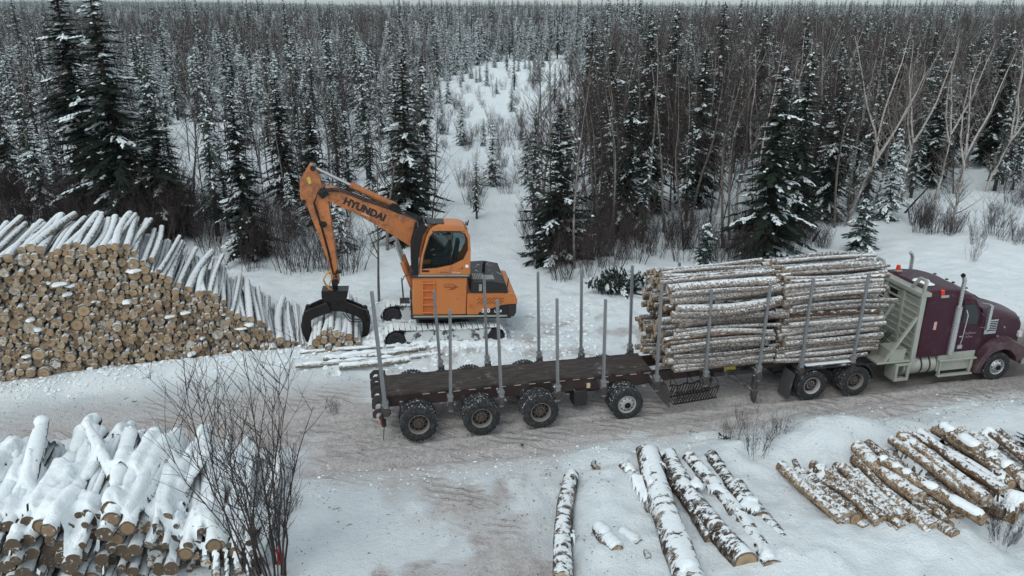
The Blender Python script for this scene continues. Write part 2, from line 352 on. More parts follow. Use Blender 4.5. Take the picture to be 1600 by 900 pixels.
def gh(x, y):
    """height of the snow surface (numpy)"""
    x = np.asarray(x, float); y = np.asarray(y, float)
    sd_ = poly_sd(x, y, ROAD)
    off = sm(.15, -1.1, sd_+(fbm(x*.9, y*.9, 11)-.5)*.9)
    h = off*(.17+.26*(fbm(x*.35, y*.35, 3)-.35)+.15*(fbm(x*1.6, y*1.6, 5, 4)-.5)+.05*(fbm(x*5, y*5, 8, 2)-.5))
    h = h+(1-off)*(.06*(fbm(x*.6, y*.6, 21)-.5)+.05*(fbm(x*3, y*3, 23, 3)-.5))
    # ruts along the haul road
    s, o = tr_l(x, y); rut = np.exp(-((o-.3)/.28)**2)+np.exp(-((o-2.2)/.28)**2)
    h = h-rut*.035*(1-off)*sm(25, 10, np.abs(s-6))
    # bank thrown up along the foot of the roundwood stack
    ps = (x-P1o.x)*math.cos(P1a)+(y-P1o.y)*math.sin(P1a); po = -(x-P1o.x)*math.sin(P1a)+(y-P1o.y)*math.cos(P1a)
    h = h+np.exp(-((po+.55)/.55)**2)*sm(11.5, 9, ps)*(.18+.55*np.maximum(fbm(ps*.55+7, po*.3, 31, 3)-.45, 0))
    # churned snow round the excavator and behind the truck
    h = h+.20*np.exp(-(((x+2.4)/2.6)**4+((y-26.3)/1.9)**4))
    ch = sm(-1.5, 1.0, poly_sd(x, y, [(-8.5, 23.6), (-4, 23.2), (3, 24.6), (8, 26.5), (3, 31), (-4, 31.5), (-8, 27)]))
    h = h+ch*(.16*(fbm(x*1.6, y*1.6, 41)-.5)+.10*(fbm(x*5, y*5, 43, 2)-.5))
    # raised, lumpy bank the felled logs lie in
    bk = sm(-.5, .7, poly_sd(x, y, BANK)+(fbm(x*1.2, y*1.2, 85)-.5)*.8)
    h = h+bk*(.09+.26*(fbm(x*.8, y*.8, 87)-.4)+.18*(fbm(x*2.6, y*2.6, 89, 3)-.5))
    # tyre ruts with thrown-up edges along the haul road and across the yard
    for oo in (-1.25, -.75, .05, .55, 1.9, 2.5):
        q_ = o-oo-.25*np.sin(s*.21+oo*3)-.15*(fbm(s*.5, s*0+oo, 95, 2)-.5); h = h+(1-off)*(-.07*np.exp(-(q_/.15)**2)+.045*np.exp(-((np.abs(q_)-.24)/.07)**2))
    for k_ in range(5):
        cxk = -2.4+k_*.85; q_ = (x-cxk-(19-y)*.28-.012*(19-y)**2*(k_-2)); h = h+sm(18.6, 17.6, y)*(1-off)*(-.03*np.exp(-(q_/.15)**2)+.02*np.exp(-((np.abs(q_)-.26)/.08)**2))
    # mounds
    for cx, cy, r, a_ in ((8.4, 18.9, .8, .30), (9.7, 19.3, .7, .28), (7.3, 18.4, .5, .18), (5.9, 18.4, .6, .18), (2.3, 18.3, .7, .18), (10.9, 19.6, .6, .2), (9.0, 19.4, 1.2, .35), (6.3, 14.0, 1.4, .25), (9.5, 14.2, 1.6, .2), (13.5, 20.0, 2.0, .3), (1.7, 16.0, .9, .12), (12.5, 34, 2.2, .3), (4.5, 33.5, 1.8, .35), (19, 30, 3, .4), (22, 36, 4, .6), (-6.3, 24.1, .8, .1)):
        h = h+a_*np.exp(-((x-cx)**2+(y-cy)**2)/r**2)
    wood = sm(33, 44, y+.15*np.abs(x))
    h = h+wood*(.5*(fbm(x*.25, y*.25, 51)-.4)+.22*(fbm(x*.9, y*.9, 53, 3)-.4))
    far = np.hypot(x, y)
    h = h+sm(60, 400, far)*2.0*(fbm(x*.01, y*.01, 61, 3)-.5)+sm(900, 2600, far)*(7*(fbm(x*.0015+5, y*.0015, 63, 3)-.5)-7+14*sm(-.10, -.45, x/np.maximum(y, 1))*(y > 0))
    return h
def gz(x, y): return float(gh(np.array([x]), np.array([y]))[0])
def dirt(x, y):
    sd_ = poly_sd(x, y, ROAD)
    d = sm(-.5, .9, sd_+(fbm(x*1.1, y*1.1, 71)-.5)*1.8)
    s, o = tr_l(x, y)
    lanes = fbm(s*.22, o*2.6, 73)
    haul = sm(-2.6, -.6, o)*sm(5, 2.6, o)*sm(-30, -10, s)
    left = sm(-2, -6, s)*sm(-3.2, -1.5, o)
    d = d*(.14+.80*haul*(.45+.6*lanes)*(1-.35*sm(-1, -6, s))+.15*left*lanes)
    apron = sm(.0, -1.4, o+.9)*sm(-.5, 2, sd_)
    pd = poly_sd(x, y, PATCH); d = np.maximum(d, sm(-.8, .9, pd+(fbm(x*1.3, y*1.3, 75)-.5)*2.2)*(.30+.75*fbm(x*2.2+y, y*1.1, 77)))
    d = np.maximum(d, apron*.75*sm(.52, .66, fbm(x*.8, y*.8, 79)))
    right = sm(13, 20, s); d = d+right*haul*.35
    under = sm(-.3, .5, o)*sm(2.9, 2.2, o)*sm(9, 15, s); d = d+under*.5  # extra darkening across the truck's width, growing from the load to the tractor
    ch = sm(-1.5, 1.0, poly_sd(x, y, [(-7.5, 23.8), (-4, 23.2), (3, 24.6), (9, 27.0), (3, 28.5), (-4, 30.5), (-7, 27)]))
    d = np.maximum(d, ch*.55*sm(.5, .68, fbm(x*1.5, y*1.5, 81)))
    return np.clip(d, 0, 2)
def axis(lo, hi, a, b, fine, g):
    m = list(np.arange(a, b+fine/2, fine)); st = fine
    while m[-1] < hi: st = min(st*g, 140); m.append(m[-1]+st)
    st = fine; l = []
    p = a
    while p > lo: st = min(st*g, 140); p -= st; l.append(p)
    return np.array(l[::-1]+m)
X = axis(-3200, 3200, -19, 22, .12, 1.09); Y = axis(-30, 4200, 10, 34, .12, 1.05)
GX, GY = np.meshgrid(X, Y); GZ = gh(GX, GY); DI = dirt(GX, GY)
nx, ny = len(X), len(Y)
idx = np.arange(nx*ny).reshape(ny, nx)
quads = np.stack([idx[:-1, :-1], idx[:-1, 1:], idx[1:, 1:], idx[1:, :-1]], -1).reshape(-1, 4)
cx = (GX[:-1, :-1]+GX[1:, 1:])/2; cy = (GY[:-1, :-1]+GY[1:, 1:])/2
isroad = (poly_sd(cx, cy, ROAD)+(fbm(cx*1.4, cy*1.4, 91)-.5)*.9 > 0).ravel()
V = np.stack([GX, GY, GZ], -1).reshape(-1, 3); DD = DI.ravel()
def sub(name, mask, kind='structure'):
    q = quads[mask]; u, inv = np.unique(q, return_inverse=True); inv = inv.reshape(q.shape)
    me = bpy.data.meshes.new(name); me.from_pydata(V[u].tolist(), [], inv.tolist())
    a = me.attributes.new('dirt', 'FLOAT', 'POINT'); a.data.foreach_set('value', DD[u].astype(np.float32))
    me.materials.append(M['ground']); me.shade_smooth()
    o = bpy.data.objects.new(name, me); COL.objects.link(o); o['kind'] = kind; return o
sub('snow_ground', ~isroad); sub('road', isroad)
print('ground', nx, ny)

def scribble(name, o, ux, uz, w, h, n, mat, parent):
    """small worn script, too small to read"""
    rr = random.Random(n); o, ux, uz = Vector(o), Vector(ux), Vector(uz); b = MB()
    for i in range(n):
        x = w*i/n; hh = h*(1 if i in (0, n//3) else rr.uniform(.45, .7)); p = o+ux*x
        b.beam(p, p+ux*.3*w/n+uz*hh, .006, w/n*.22, 0, ux)
        b.beam(p+uz*hh*rr.choice((.5, .9)), p+ux*w/n*.75+uz*hh*rr.uniform(.1, .9), .006, h*.13, 0, uz)
    return b.build(name, mat, parent, smooth=False)

# ------------------------------------------------------------------ wheels
def wheel_parts(r, wdt, style, ysign=1):
    """tyre and rim meshes, outer face at y=0, body towards +y (times ysign)"""
    t = MB(); s = ysign; rr = r*.56
    t.lathe([(rr*.98, .02*s), (r*.70, -.005*s), (r*.90, .0*s), (r*.965, .018*s)], n=36, mi=0)
    t.lathe([(r*.965, .018*s), (r, .045*s), (r, wdt*.30*s), (r*.975, wdt*.32*s), (r, wdt*.34*s), (r, wdt*.64*s), (r*.975, wdt*.66*s), (r, wdt*.68*s), (r, (wdt-.04)*s), (r*.96, (wdt-.01)*s)], n=36, mi=1)
    t.lathe([(r*.96, (wdt-.01)*s), (r*.75, wdt*s), (rr*.98, (wdt-.02)*s)], n=36, mi=0)
    for k in range(36):                       # tread lugs
        a = 2*math.pi*k/36
        for y0, y1 in ((.04, .3), (.7, .96)):
            c = Vector((math.cos(a)*r*.995, (y0+y1)/2*wdt*s, math.sin(a)*r*.995)); tv = Vector((-math.sin(a), 0, math.cos(a)))
            t.beam(c-tv*r*.055, c+tv*r*.055, abs(y1-y0)*wdt, .022, 1, up=(math.cos(a), 0, math.sin(a)))
    m = MB()
    if style == 'dual':                       # deep dish with hand holes
        m.lathe([(rr, .02*s), (rr*1.0, .0), (rr*.93, .012*s), (rr*.88, .05*s), (rr*.86, .15*s)], n=32, mi=0)
        m.lathe([(rr*.86, .15*s), (rr*.55, .13*s), (rr*.50, .10*s), (rr*.30, .09*s), (rr*.28, .02*s), (rr*.24, 0.), (0.001, -.004*s)], n=32, mi=1)
        for k in range(10):
            a = 2*math.pi*k/10; c = Vector((math.cos(a)*rr*.70, .135*s, math.sin(a)*rr*.70))
            m.cyl(c, c-Vector((0, .012*s, 0)), rr*.10, 10, 2)
        for k in range(10):
            a = 2*math.pi*(k+.5)/10; c = Vector((math.cos(a)*rr*.42, .10*s, math.sin(a)*rr*.42)); m.cyl(c, c-Vector((0, .035*s, 0)), .014, 6, 0)
    elif style == 'single':                   # convex steer wheel, bolts and holes
        m.lathe([(rr, .02*s), (rr, 0.), (rr*.92, .012*s), (rr*.86, .06*s), (rr*.74, .035*s), (rr*.60, .0), (rr*.36, -.01*s), (rr*.34, -.05*s), (rr*.22, -.07*s), (.001, -.07*s)], n=32, mi=0)
        for k in range(10):
            a = 2*math.pi*k/10; c = Vector((math.cos(a)*rr*.68, .02*s, math.sin(a)*rr*.68)); m.cyl(c, c-Vector((0, .012*s, 0)), rr*.075, 10, 2)
            a += .314; c = Vector((math.cos(a)*rr*.48, .0, math.sin(a)*rr*.48)); m.cyl(c, c-Vector((0, .03*s, 0)), .014, 6, 0)
        m.lathe([(rr*.33, -.045*s), (rr*.34, -.055*s), (rr*.30, -.075*s), (rr*.20, -.085*s), (.001, -.085*s)], n=24, mi=2)
    return t, m
def add_wheel(parent, c, r, wdt, style, mats, ys=1, rot=0):
    wn = thing_part('wheel', parent, c, rot)
    a, b = wheel_parts(r, wdt, style, ys)
    a.build('tyre', [M['tyre'], M['tread']], wn); b.build('rim', mats, wn, fix=False)
    return wn
def thing_part(name, parent, loc, ry=0):
    o = bpy.data.objects.new(name, None); COL.objects.link(o); o.parent = parent; o.location = loc; o.rotation_euler = (0, ry, 0); o.empty_display_size = .1
    return o
M['rim_dark'] = painted('rim_worn_grey', (.17, .165, .155), .5, (.05, .04, .035), .6, 5)
M['rim_hub'] = painted('rim_brown_hub', (.06, .045, .038), .6, (.02, .016, .014), .5, 5)
M['rim_grey'] = painted('rim_light_grey', (.33, .33, .33), .5, (.12, .10, .09), .5, 6)
M['hole'] = plain('wheel_hole_black', (.006, .006, .006), .9)

# ------------------------------------------------------------------ log trailer (frame: x along, y away from the camera, z up)
def on_truck(name, label, cat, s, off):
    p = tr_w(s, off, 0); o = thing(name, label, cat, p, (0, 0, TRa)); return o
tl = on_truck('log_trailer', 'long dark log trailer with bare rear deck, upright steel stakes and four axles', 'trailer', 0, 1.25)
T0 = (0, -1.25, 0)
b = MB(T0)
b.box(-.86, 7.05, .66, 1.88, 1.13, 1.20); b.box(-.86, -.76, .60, 1.94, .95, 1.215)
for y in (.66, 1.85): b.box(-.86, 7.05, y, y+.035, 1.195, 1.215)
b.build('deck', M['deck'], tl, .008)
b = MB(T0)
for y in (.70, 1.74):
    b.prism([(-.8, 1.13), (-.8, .80), (6.6, .72), (7.6, .80), (14.4, .98), (14.4, 1.13)], y, y+.10)
for x in (0, .9, 2.4, 4, 5.3, 6.9, 8.5, 10.2, 11.6, 13.3): b.box(x-.06, x+.06, .80, 1.74, .85, 1.05)
b.build('chassis_rail', M['redframe'], tl, .006)
b = MB(T0)
RFL = plain('faded_reflector', (.36, .30, .28), .5)
for i in range(16): b = MB(T0); b.box(.2+i*.44, .2+i*.44+.20, .645, .658, 1.115, 1.135); b.build('reflective_strip', RFL, tl, smooth=False)
b = MB(T0); b.box(5.02, 5.12, .60, .655, .84, .98); b.build('side_lamp', plain('dirty_lamp', (.55, .45, .28), .5), tl)
BOL = [-.86, .92, 2.36, 4.00, 5.36, 6.98, 8.52, 10.22, 11.62, 13.36]
for i, x in enumerate(BOL):
    b = MB(T0)
    b.box(x-.05, x+.05, .06, 2.44, .97, 1.09)
    for y0, y1 in ((.02, .24), (2.26, 2.48)):
        b.box(x-.075, x+.075, y0, y1, .86, 1.12); b.box(x-.14, x+.14, y0+.05, y1-.05, .90, .98)
    for sg, y in ((1, .25), (-1, 2.25)):
        b.beam((x, y, .95), (x, y+sg*.45, 1.06), .07, .05)
        b.cyl((x+.09, y-sg*.10, .83), (x+.09, y-sg*.10, 1.16), .022, 6)
    b.build('bolster', M['frame'], tl, .006)
lean = {(.92, 0): (.06, -.02, 3.85), (2.36, 0): (-.10, .0, 4.02), (4.0, 0): (-.08, 0, 3.92), (5.36, 0): (-.06, -.03, 3.8), (-.86, 0): (-.18, -.16, 4.55), (8.52, 0): (-.06, 0, 3.85), (10.22, 0): (.05, -.02, 3.88),
        (11.62, 0): (0, -.02, 3.98), (13.36, 0): (.07, -.02, 4.0), (.92, 1): (-.12, .02, 3.55), (6.98, 0): (-.04, 0, 4.1)}
for x in BOL:
    for sd_ in (0, 1):
        if x == -.86 and sd_: continue
        dx, dy, top = lean.get((x, sd_), (-.06, .03, 3.92))
        y = .11 if sd_ == 0 else 2.39
        w_ = .075 if x > 0 else .10
        b = MB(T0)
        b.beam((x, y, .90), (x+dx, y+dy, top), w_*1.15, w_*1.05, 0, (0, 1, 0), w_, w_)
        b.beam((x-.035, y-.045, 1.0), (x+dx-.035, y+dy-.045, top-.05), .018, .02, 0, (0, 1, 0))
        b.box(x-.065, x+.065, y-.065, y+.065, .80, 1.32)
        for zz in (1.05, 1.25): b.box(x-.085, x+.085, y-.085, y+.085, zz, zz+.035)
        b.build('stake', M['stake'], tl, .006)
# rear end: twin coupling plates, pintle, thin hanging flap rod
b = MB(T0)
for z0 in (1.12, .72):
    for y in (.42, .95, 1.6, 2.05):
        b.prism([(-.88, z0+.20), (-1.10, z0+.20), (-1.22, z0+.08), (-1.22, z0-.06), (-1.12, z0-.10), (-1.12, z0+.02), (-1.06, z0+.08), (-.98, z0+.06), (-.98, z0-.06), (-.88, z0-.12)], y, y+.05)
b.box(-.98, -.86, .30, 2.2, .55, 1.05); b.prism([(-.86, .9), (-1.06, .7), (-.98, .40), (-.86, .40)], .30, .36)
b.build('rear_bumper', M['frame'], tl, .006)
b = MB(T0); b.beam((-.92, .28, .55), (-.97, .24, .02), .05, .025, 0, (1, 0, 0), .03, .02); b.build('mud_flap', M['blackplain'], tl)
for z in (.62, .53): b = MB(T0); b.cyl((-1.0, .26, z), (-1.03, .26, z), .03, 10); b.build('tail_lamp', M['red'], tl)
# running gear
for k, s_ in enumerate((0.02, 1.78, 3.49)):
    for (y, ys) in ((0, 1), (.31, 1), (2.5, -1), (2.19, -1)):
        add_wheel(tl, (s_, y-1.25, .525), .525, .27, 'dual', [M['rim_dark'], M['rim_hub'], M['hole']], ys, k*.4)
add_wheel(tl, (6.07, -1.25+.0, .495), .49, .30, 'single', [M['rim_grey'], M['rim_grey'], M['hole']], 1); add_wheel(tl, (6.07, -1.25+.30, .495), .49, .28, 'dual', [M['rim_grey'], M['rim_hub'], M['hole']], 1)
add_wheel(tl, (6.07, 1.25, .495), .49, .30, 'single', [M['rim_grey'], M['rim_grey'], M['hole']], -1)
for s_ in (.02, 1.78, 3.49, 6.07):
    b = MB(T0); b.cyl((s_, .3, .52), (s_, 2.2, .52), .065, 12)
    for y in (.72, 1.72):
        b.box(s_-.40, s_+.40, y-.05, y+.05, .60, .68); b.box(s_-.48, s_-.36, y-.08, y+.08, .45, .95); b.cyl((s_+.28, y, .64), (s_+.28, y, .80), .10, 12)
    b.build('axle', M['frame'], tl, .006)
b = MB(T0); b.box(4.62, 5.02, .55, 1.0, .30, .80); b.cyl((4.5, 1.1, .62), (5.9, 1.1, .62), .14, 14); b.build('air_tank', M['black'], tl, .02)
b = MB(T0); b.prism([(6.95, .95), (7.32, .95), (7.42, .55), (7.44, .18), (7.28, .35), (7.02, .70)], .08, .70); b.beam((6.85, .1, 1.15), (7.05, .1, .9), .25, .04, 0, (1, 0, 1)); b.build('mud_guard', M['frame'], tl, .006)
# landing gear and braces
b = MB(T0)
for y in (.22, 2.1):
    b = MB(T0); b.beam((10.20, y, 1.05), (10.20, y, .22), .14, .14, 0, (0, 1, 0)); b.prism([(10.12, .45), (10.30, .45), (10.28, .10), (10.20, .02), (10.15, .2)], y-.08, y+.08); b.build('landing_leg', M['frame'], tl, .006)
b = MB(T0); b.beam((9.25, .5, .95), (10.15, .24, .42), .05, .05); b.beam((9.45, .62, .98), (10.15, .3, .55), .04, .04); b.box(9.0, 10.3, .60, .70, .80, .95)
b.build('leg_brace', M['frame'], tl, .006)
b = MB(T0); b.box(9.40, 9.78, .685, .697, .84, 1.10); b.build('placard', M['yellow'], tl)
# hanging basket of chains
b = MB(T0); N = 15
def bk(x, y): return .95-.05*math.sin((x-7.6)*6)
x0, x1 = 7.62, 9.0
for y in (.15, .62):
    b.tube([(x0+(x1-x0)*i/12, y, .62+.10*i/12+.03*math.sin(i*1.7)) for i in range(13)], .022, 5)
    b.tube([(x0+(x1-x0)*i/12, y+.06, .22+.10*i/12) for i in range(13)], .022, 5)
for i in range(N):
    x = x0+(x1-x0)*(i+.5)/N; zt = .62+.10*(i+.5)/N; j = random.Random(i).uniform(-.02, .02)
    for y in (.15, .62): b.tube([(x+.06, y, zt), (x+.02+j, y+.02, zt-.2), (x-.05, y+.06, .22+.08*i/N)], .018, 4)
    b.tube([(x-.05, .21, .22+.08*i/N), (x-.05, .68, .22+.08*i/N)], .016, 4)
for x in (7.66, 8.2, 8.6, 8.96):
    for y in (.15, .62): b.tube([(x, y, .62), (x+.04, y+.1, .85), (x, .72, 1.0)], .014, 4)
b.build('chain_basket', M['rope'], tl)

# ------------------------------------------------------------------ semi tractor
tk = on_truck('semi_truck', 'dark maroon sleeper semi truck with a grey headache rack and tall exhaust stacks', 'truck', 12.75, 1.25)
K0 = (-12.75, -1.25, 0)
b = MB(K0)
for y in (.80, 1.62): b.prism([(11.1, .92), (11.1, .68), (19.0, .58), (19.0, .82), (15.6, .92)], y, y+.09)
for x in (11.2, 12.75, 14.6, 16, 17.4, 18.9): b.box(x-.06, x+.06, .85, 1.64, .66, .86)
b.box(11.9, 13.4, .9, 1.6, .9, 1.0)
b.build('chassis', M['black'], tk, .008)
for s_ in (12.02, 13.50):
    for (y, ys) in ((0, 1), (.30, 1), (2.5, -1), (2.2, -1)):
        add_wheel(tk, (s_-12.75, y-1.25, .485), .485, .27, 'dual', [M['rim_grey'] if s_ < 13 else M['rim_dark'], M['rim_hub'], M['hole']], ys, s_)
    b = MB(K0); b.cyl((s_, .3, .49), (s_, 2.2, .49), .075, 12); b.lathe([(0.001, -.2), (.2, -.15), (.24, 0), (.2, .15), (.001, .2)], (s_, 1.25, .49), 16); b.build('axle', M['black'], tk)
for (y, ys) in ((.04, 1), (2.46, -1)):
    add_wheel(tk, (18.62-12.75, y-1.25, .475), .475, .28, 'single', [M['chrome'], M['chrome'], M['hole']], ys)
def arc(cx, cz, r, a0, a1, n, th, y0, y1, mb, mi=0):
    po = [(cx+math.cos(R(a0+(a1-a0)*i/n))*r, cz+math.sin(R(a0+(a1-a0)*i/n))*r) for i in range(n+1)]
    pi_ = [(cx+math.cos(R(a0+(a1-a0)*i/n))*(r-th), cz+math.sin(R(a0+(a1-a0)*i/n))*(r-th)) for i in range(n+1)]
    for i in range(n):
        mb.hexa([(pi_[i][0], y0, pi_[i][1]), (pi_[i+1][0], y0, pi_[i+1][1]), (pi_[i+1][0], y1, pi_[i+1][1]), (pi_[i][0], y1, pi_[i][1]),
                 (po[i][0], y0, po[i][1]), (po[i+1][0], y0, po[i+1][1]), (po[i+1][0], y1, po[i+1][1]), (po[i][0], y1, po[i][1])], mi)
for y in (-.02, 1.92):
    b = MB(K0); arc(13.5, .49, .60, 5, 95, 10, .025, y, y+.60, b); arc(12.02, .49, .60, 85, 175, 10, .025, y, y+.60, b); b.box(12.02, 13.5, y, y+.60, 1.065, 1.09)
    b.build('drive_fender', M['black'], tk)
    b = MB(K0); b.hexa([(11.22, y, .12), (11.24, y, .12), (11.24, y+.6, .12), (11.22, y+.6, .12), (11.36, y, .95), (11.38, y, .95), (11.38, y+.6, .95), (11.36, y+.6, .95)]); b.build('mud_flap', painted('flap_rubber', (.05, .05, .052), .7, (.2, .19, .18), .6), tk)
# snow-dusted tray behind the bundle
b = MB(K0); b.box(11.75, 13.3, .05, 2.4, 1.12, 1.16); b.build('deck_plate', painted('snowy_plate', (.06, .06, .06), .7, (.4, .42, .43), 1.0, 3, 0, 1.0), tk, .005)
# headache rack
b = MB(K0); A = 15.42
b.box(A, A+.05, .12, 2.38, .95, 3.12)
for y in (.02, .80, 1.62, 2.36): b.box(A-.08, A+.08, y, y+.10, .78, 3.16)
for z in np.linspace(1.15, 2.95, 9): b.box(A-.055, A, .12, 2.38, z, z+.055)
b.box(A-.12, A+.22, .0, 2.48, 3.12, 3.24)
for y in (.02, 2.36):           # raised loops at both ends
    b.beam((A-.02, y+.05, 3.2), (A+.02, y+.05, 3.62), .08, .08, 0, (0, 1, 0)); b.beam((A+.02, y+.05, 3.62), (A+.02, y+(.35 if y < 1 else -.25), 3.62), .08, .08)
    b.beam((A+.02, y+(.33 if y < 1 else -.23), 3.63), (A, y+(.62 if y < 1 else -.52), 3.2), .08, .08, 0, (1, 0, 0))
b.build('headache_rack', M['alu'], tk, .008)
b = MB(K0); b.box(A-.012, A-.004, 1.2, 1.55, 2.6, 2.95); b.box(A-.012, A-.004, 1.72, 2.3, 2.2, 2.9); b.build('rack_opening', M['hole'], tk)
b = MB(K0)
for y in (.10, 1.22, 2.40): b = MB(K0); b.beam((A-.05, y, 2.45), (14.45, y, 1.0), .10, .06, 0, (1, 0, 0)); b.build('rack_brace', M['alu'], tk, .006)
b = MB(K0); b.box(14.2, 15.6, .05, 2.4, .96, 1.03); b.build('rack_step', M['alu'], tk, .006)
b = MB(K0); b.box(14.62, 15.16, .08, .62, 1.03, 1.36); b.box(14.60, 15.18, .06, .64, 1.36, 1.40); b.build('tool_box', M['alu'], tk, .008)
b = MB(K0)                      # open step box
b.box(14.86, 15.36, .0, .05, .34, .44); b.box(14.86, 15.36, .0, .05, .86, .94); b.box(14.86, 14.95, .0, .05, .44, .86); b.box(15.27, 15.36, .0, .05, .44, .86); b.box(14.86, 14.90, .05, .5, .34, .94); b.box(14.90, 15.36, .45, .5, .34, .94)
b.box(14.90, 15.36, .05, .45, .34, .37); b.build('step_box', M['alu'], tk, .006)
# sleeper, cab, hood
def loft(secs, mb, mi=0, caps=True):
    k = len(secs[0]); vs_ = [p for s in secs for p in s]; fs = []
    for i in range(len(secs)-1):
        for j in range(k): a = i*k+j; c = i*k+(j+1) % k; fs.append((a, c, c+k, a+k))
    mb.add(vs_, fs, mi)
    if caps: mb.add(secs[0], [tuple(range(k))], mi); mb.add(secs[-1], [tuple(range(k))], mi)
def sec(x, y0, y1, z0, z1, ch=.18, crown=.05, lowin=.0, slope=0):
    """rounded roof cross-section"""
    r = ch
    pts = [(x, y0+lowin, z0), (x, y0, z0+.1), (x, y0, z1-r)]
    for k in range(1, 5): a = R(90*k/5); pts.append((x+slope*0, y0+r*(1-math.cos(a)), z1-r+r*math.sin(a)))
    n = 4
    for k in range(n+1): u = k/n; pts.append((x, y0+r+(y1-y0-2*r)*u, z1+crown*math.sin(math.pi*u)))
    for k in range(1, 5): a = R(90*(5-k)/5); pts.append((x, y1-r*(1-math.cos(a)), z1-r+r*math.sin(a)))
    pts += [(x, y1, z1-r), (x, y1, z0+.1), (x, y1-lowin, z0)]
    return pts
b = MB(K0)
loft([sec(15.60, .12, 2.38, 1.10, 3.18, .16), sec(15.66, .08, 2.42, 1.06, 3.24, .18, .08), sec(16.3, .08, 2.42, 1.06, 3.24, .18, .10), sec(16.84, .08, 2.42, 1.06, 3.18, .18, .10), sec(16.88, .12, 2.38, 1.1, 3.12, .18, .08)], b)
b.build('sleeper', M['maroon'], tk)
b = MB(K0)
loft([sec(16.885, .14, 2.36, .98, 3.08, .16, .08), sec(17.2, .14, 2.36, .98, 3.02, .16, .08), sec(17.42, .15, 2.35, .98, 2.94, .16, .07), sec(17.70, .15, 2.35, .98, 2.42, .12, .04), sec(17.86, .16, 2.34, .98, 2.30, .10, .04), sec(17.90, .2, 2.3, 1.0, 2.26, .08, .03)], b)
b.build('cab', M['maroon'], tk)
b = MB(K0)
loft([sec(17.86, .24, 2.26, 1.0, 2.47, .22, .06), sec(18.3, .30, 2.20, 1.05, 2.40, .24, .06), sec(18.95, .42, 2.08, 1.05, 2.22, .26, .05), sec(19.5, .50, 2.0, .95, 2.05, .26, .04), sec(19.72, .58, 1.92, .95, 1.86, .26, .02)], b)
b.build('hood', M['maroon'], tk)
for (y0, y1) in ((-.02, .62), (1.88, 2.52)):
    b = MB(K0); n = 14; ins = []; outs = []
    cxx, czz = 18.62, .52
    path = [(17.78, .34), (17.86, .62), (17.98, .92), (18.16, 1.16), (18.42, 1.31), (18.72, 1.35), (19.06, 1.30), (19.36, 1.18), (19.60, 1.0), (19.72, .80)]
    inn = [(17.95, .34), (18.0, .60), (18.10, .82), (18.26, .99), (18.46, 1.09), (18.70, 1.12), (18.92, 1.06), (19.08, .93), (19.20, .78), (19.26, .62)]
    ya, yb = (y0, y1) if y0 < 1 else (y1, y0)
    for i in range(len(path)-1):
        p, q, a, c_ = path[i], path[i+1], inn[i], inn[i+1]; e = .05 if y0 < 1 else -.05
        b.add([(a[0], ya, a[1]), (c_[0], ya, c_[1]), (q[0], ya+e, q[1]), (p[0], ya+e, p[1]), (q[0], yb, q[1]+.10), (p[0], yb, p[1]+.10), (a[0], yb, a[1]), (c_[0], yb, c_[1])],
              [(0, 1, 2, 3), (3, 2, 4, 5), (0, 6, 7, 1)])
    b.build('wheel_fender', M['maroon_low'], tk, smooth=True)
b = MB(K0); b.box(19.60, 19.82, .12, 2.38, .42, .82); b.build('front_bumper', M['chrome'], tk, .03)
b = MB(K0); b.box(19.73, 19.77, .72, 1.78, 1.0, 1.85)
for i in range(8): b.box(19.76, 19.79, .74, 1.76, 1.05+i*.1, 1.08+i*.1)
b.build('grille', M['chrome'], tk, .006)
for y in (.44, 1.90): b = MB(K0); b.box(19.60, 19.73, y, y+.2, 1.25, 1.45); b.build('headlight', plain('headlight_glass', (.5, .5, .5), .2), tk, .02)
# windscreen, side windows
b = MB(K0); 
for y0, y1 in ((.30, 1.22), (1.28, 2.2)): b.hexa([(17.69, y0, 2.47), (17.69, y1, 2.47), (17.45, y1, 2.87), (17.45, y0, 2.87), (17.73, y0, 2.48), (17.73, y1, 2.48), (17.49, y1, 2.89), (17.49, y0, 2.89)])
b.build('windshield', M['glass'], tk)
for y, e in ((.136, -1), (2.364, 1)):
    d = MB(K0)
    d.prism([(16.96, 1.02), (17.74, 1.02), (17.80, 1.4), (17.76, 2.25), (17.40, 2.82), (16.96, 2.86)], min(y, y-.02*-e), max(y, y-.02*-e))
    do = d.build('door', M['maroon'], tk, .004)
    wv = MB(K0); wv.prism([(17.02, 2.12), (17.60, 2.02), (17.62, 2.28), (17.38, 2.70), (17.02, 2.72)], y+e*.004 if e < 0 else y, y+.03*e if e < 0 else y+.025)
    wv.build('window', M['glass'], do)
    hv = MB(K0); hv.box(17.02, 17.16, y+e*.03 if e < 0 else y, y if e < 0 else y+.03, 1.62, 1.66); hv.build('handle', M['chrome'], do)
b = MB(K0)
for y in (.05, 2.42):
    b = MB(K0)
    b.cyl((16.74, y, 1.10), (16.74, y, 2.72), .105, 20); b.cyl((16.74, y, 2.72), (16.74, y, 3.35), .06, 14); b.tube([(16.74, y, 3.35), (16.74, y, 3.55), (16.70, y, 3.66), (16.62, y, 3.73)], .062, 12)
    b.build('exhaust_stack', M['chrome'], tk)
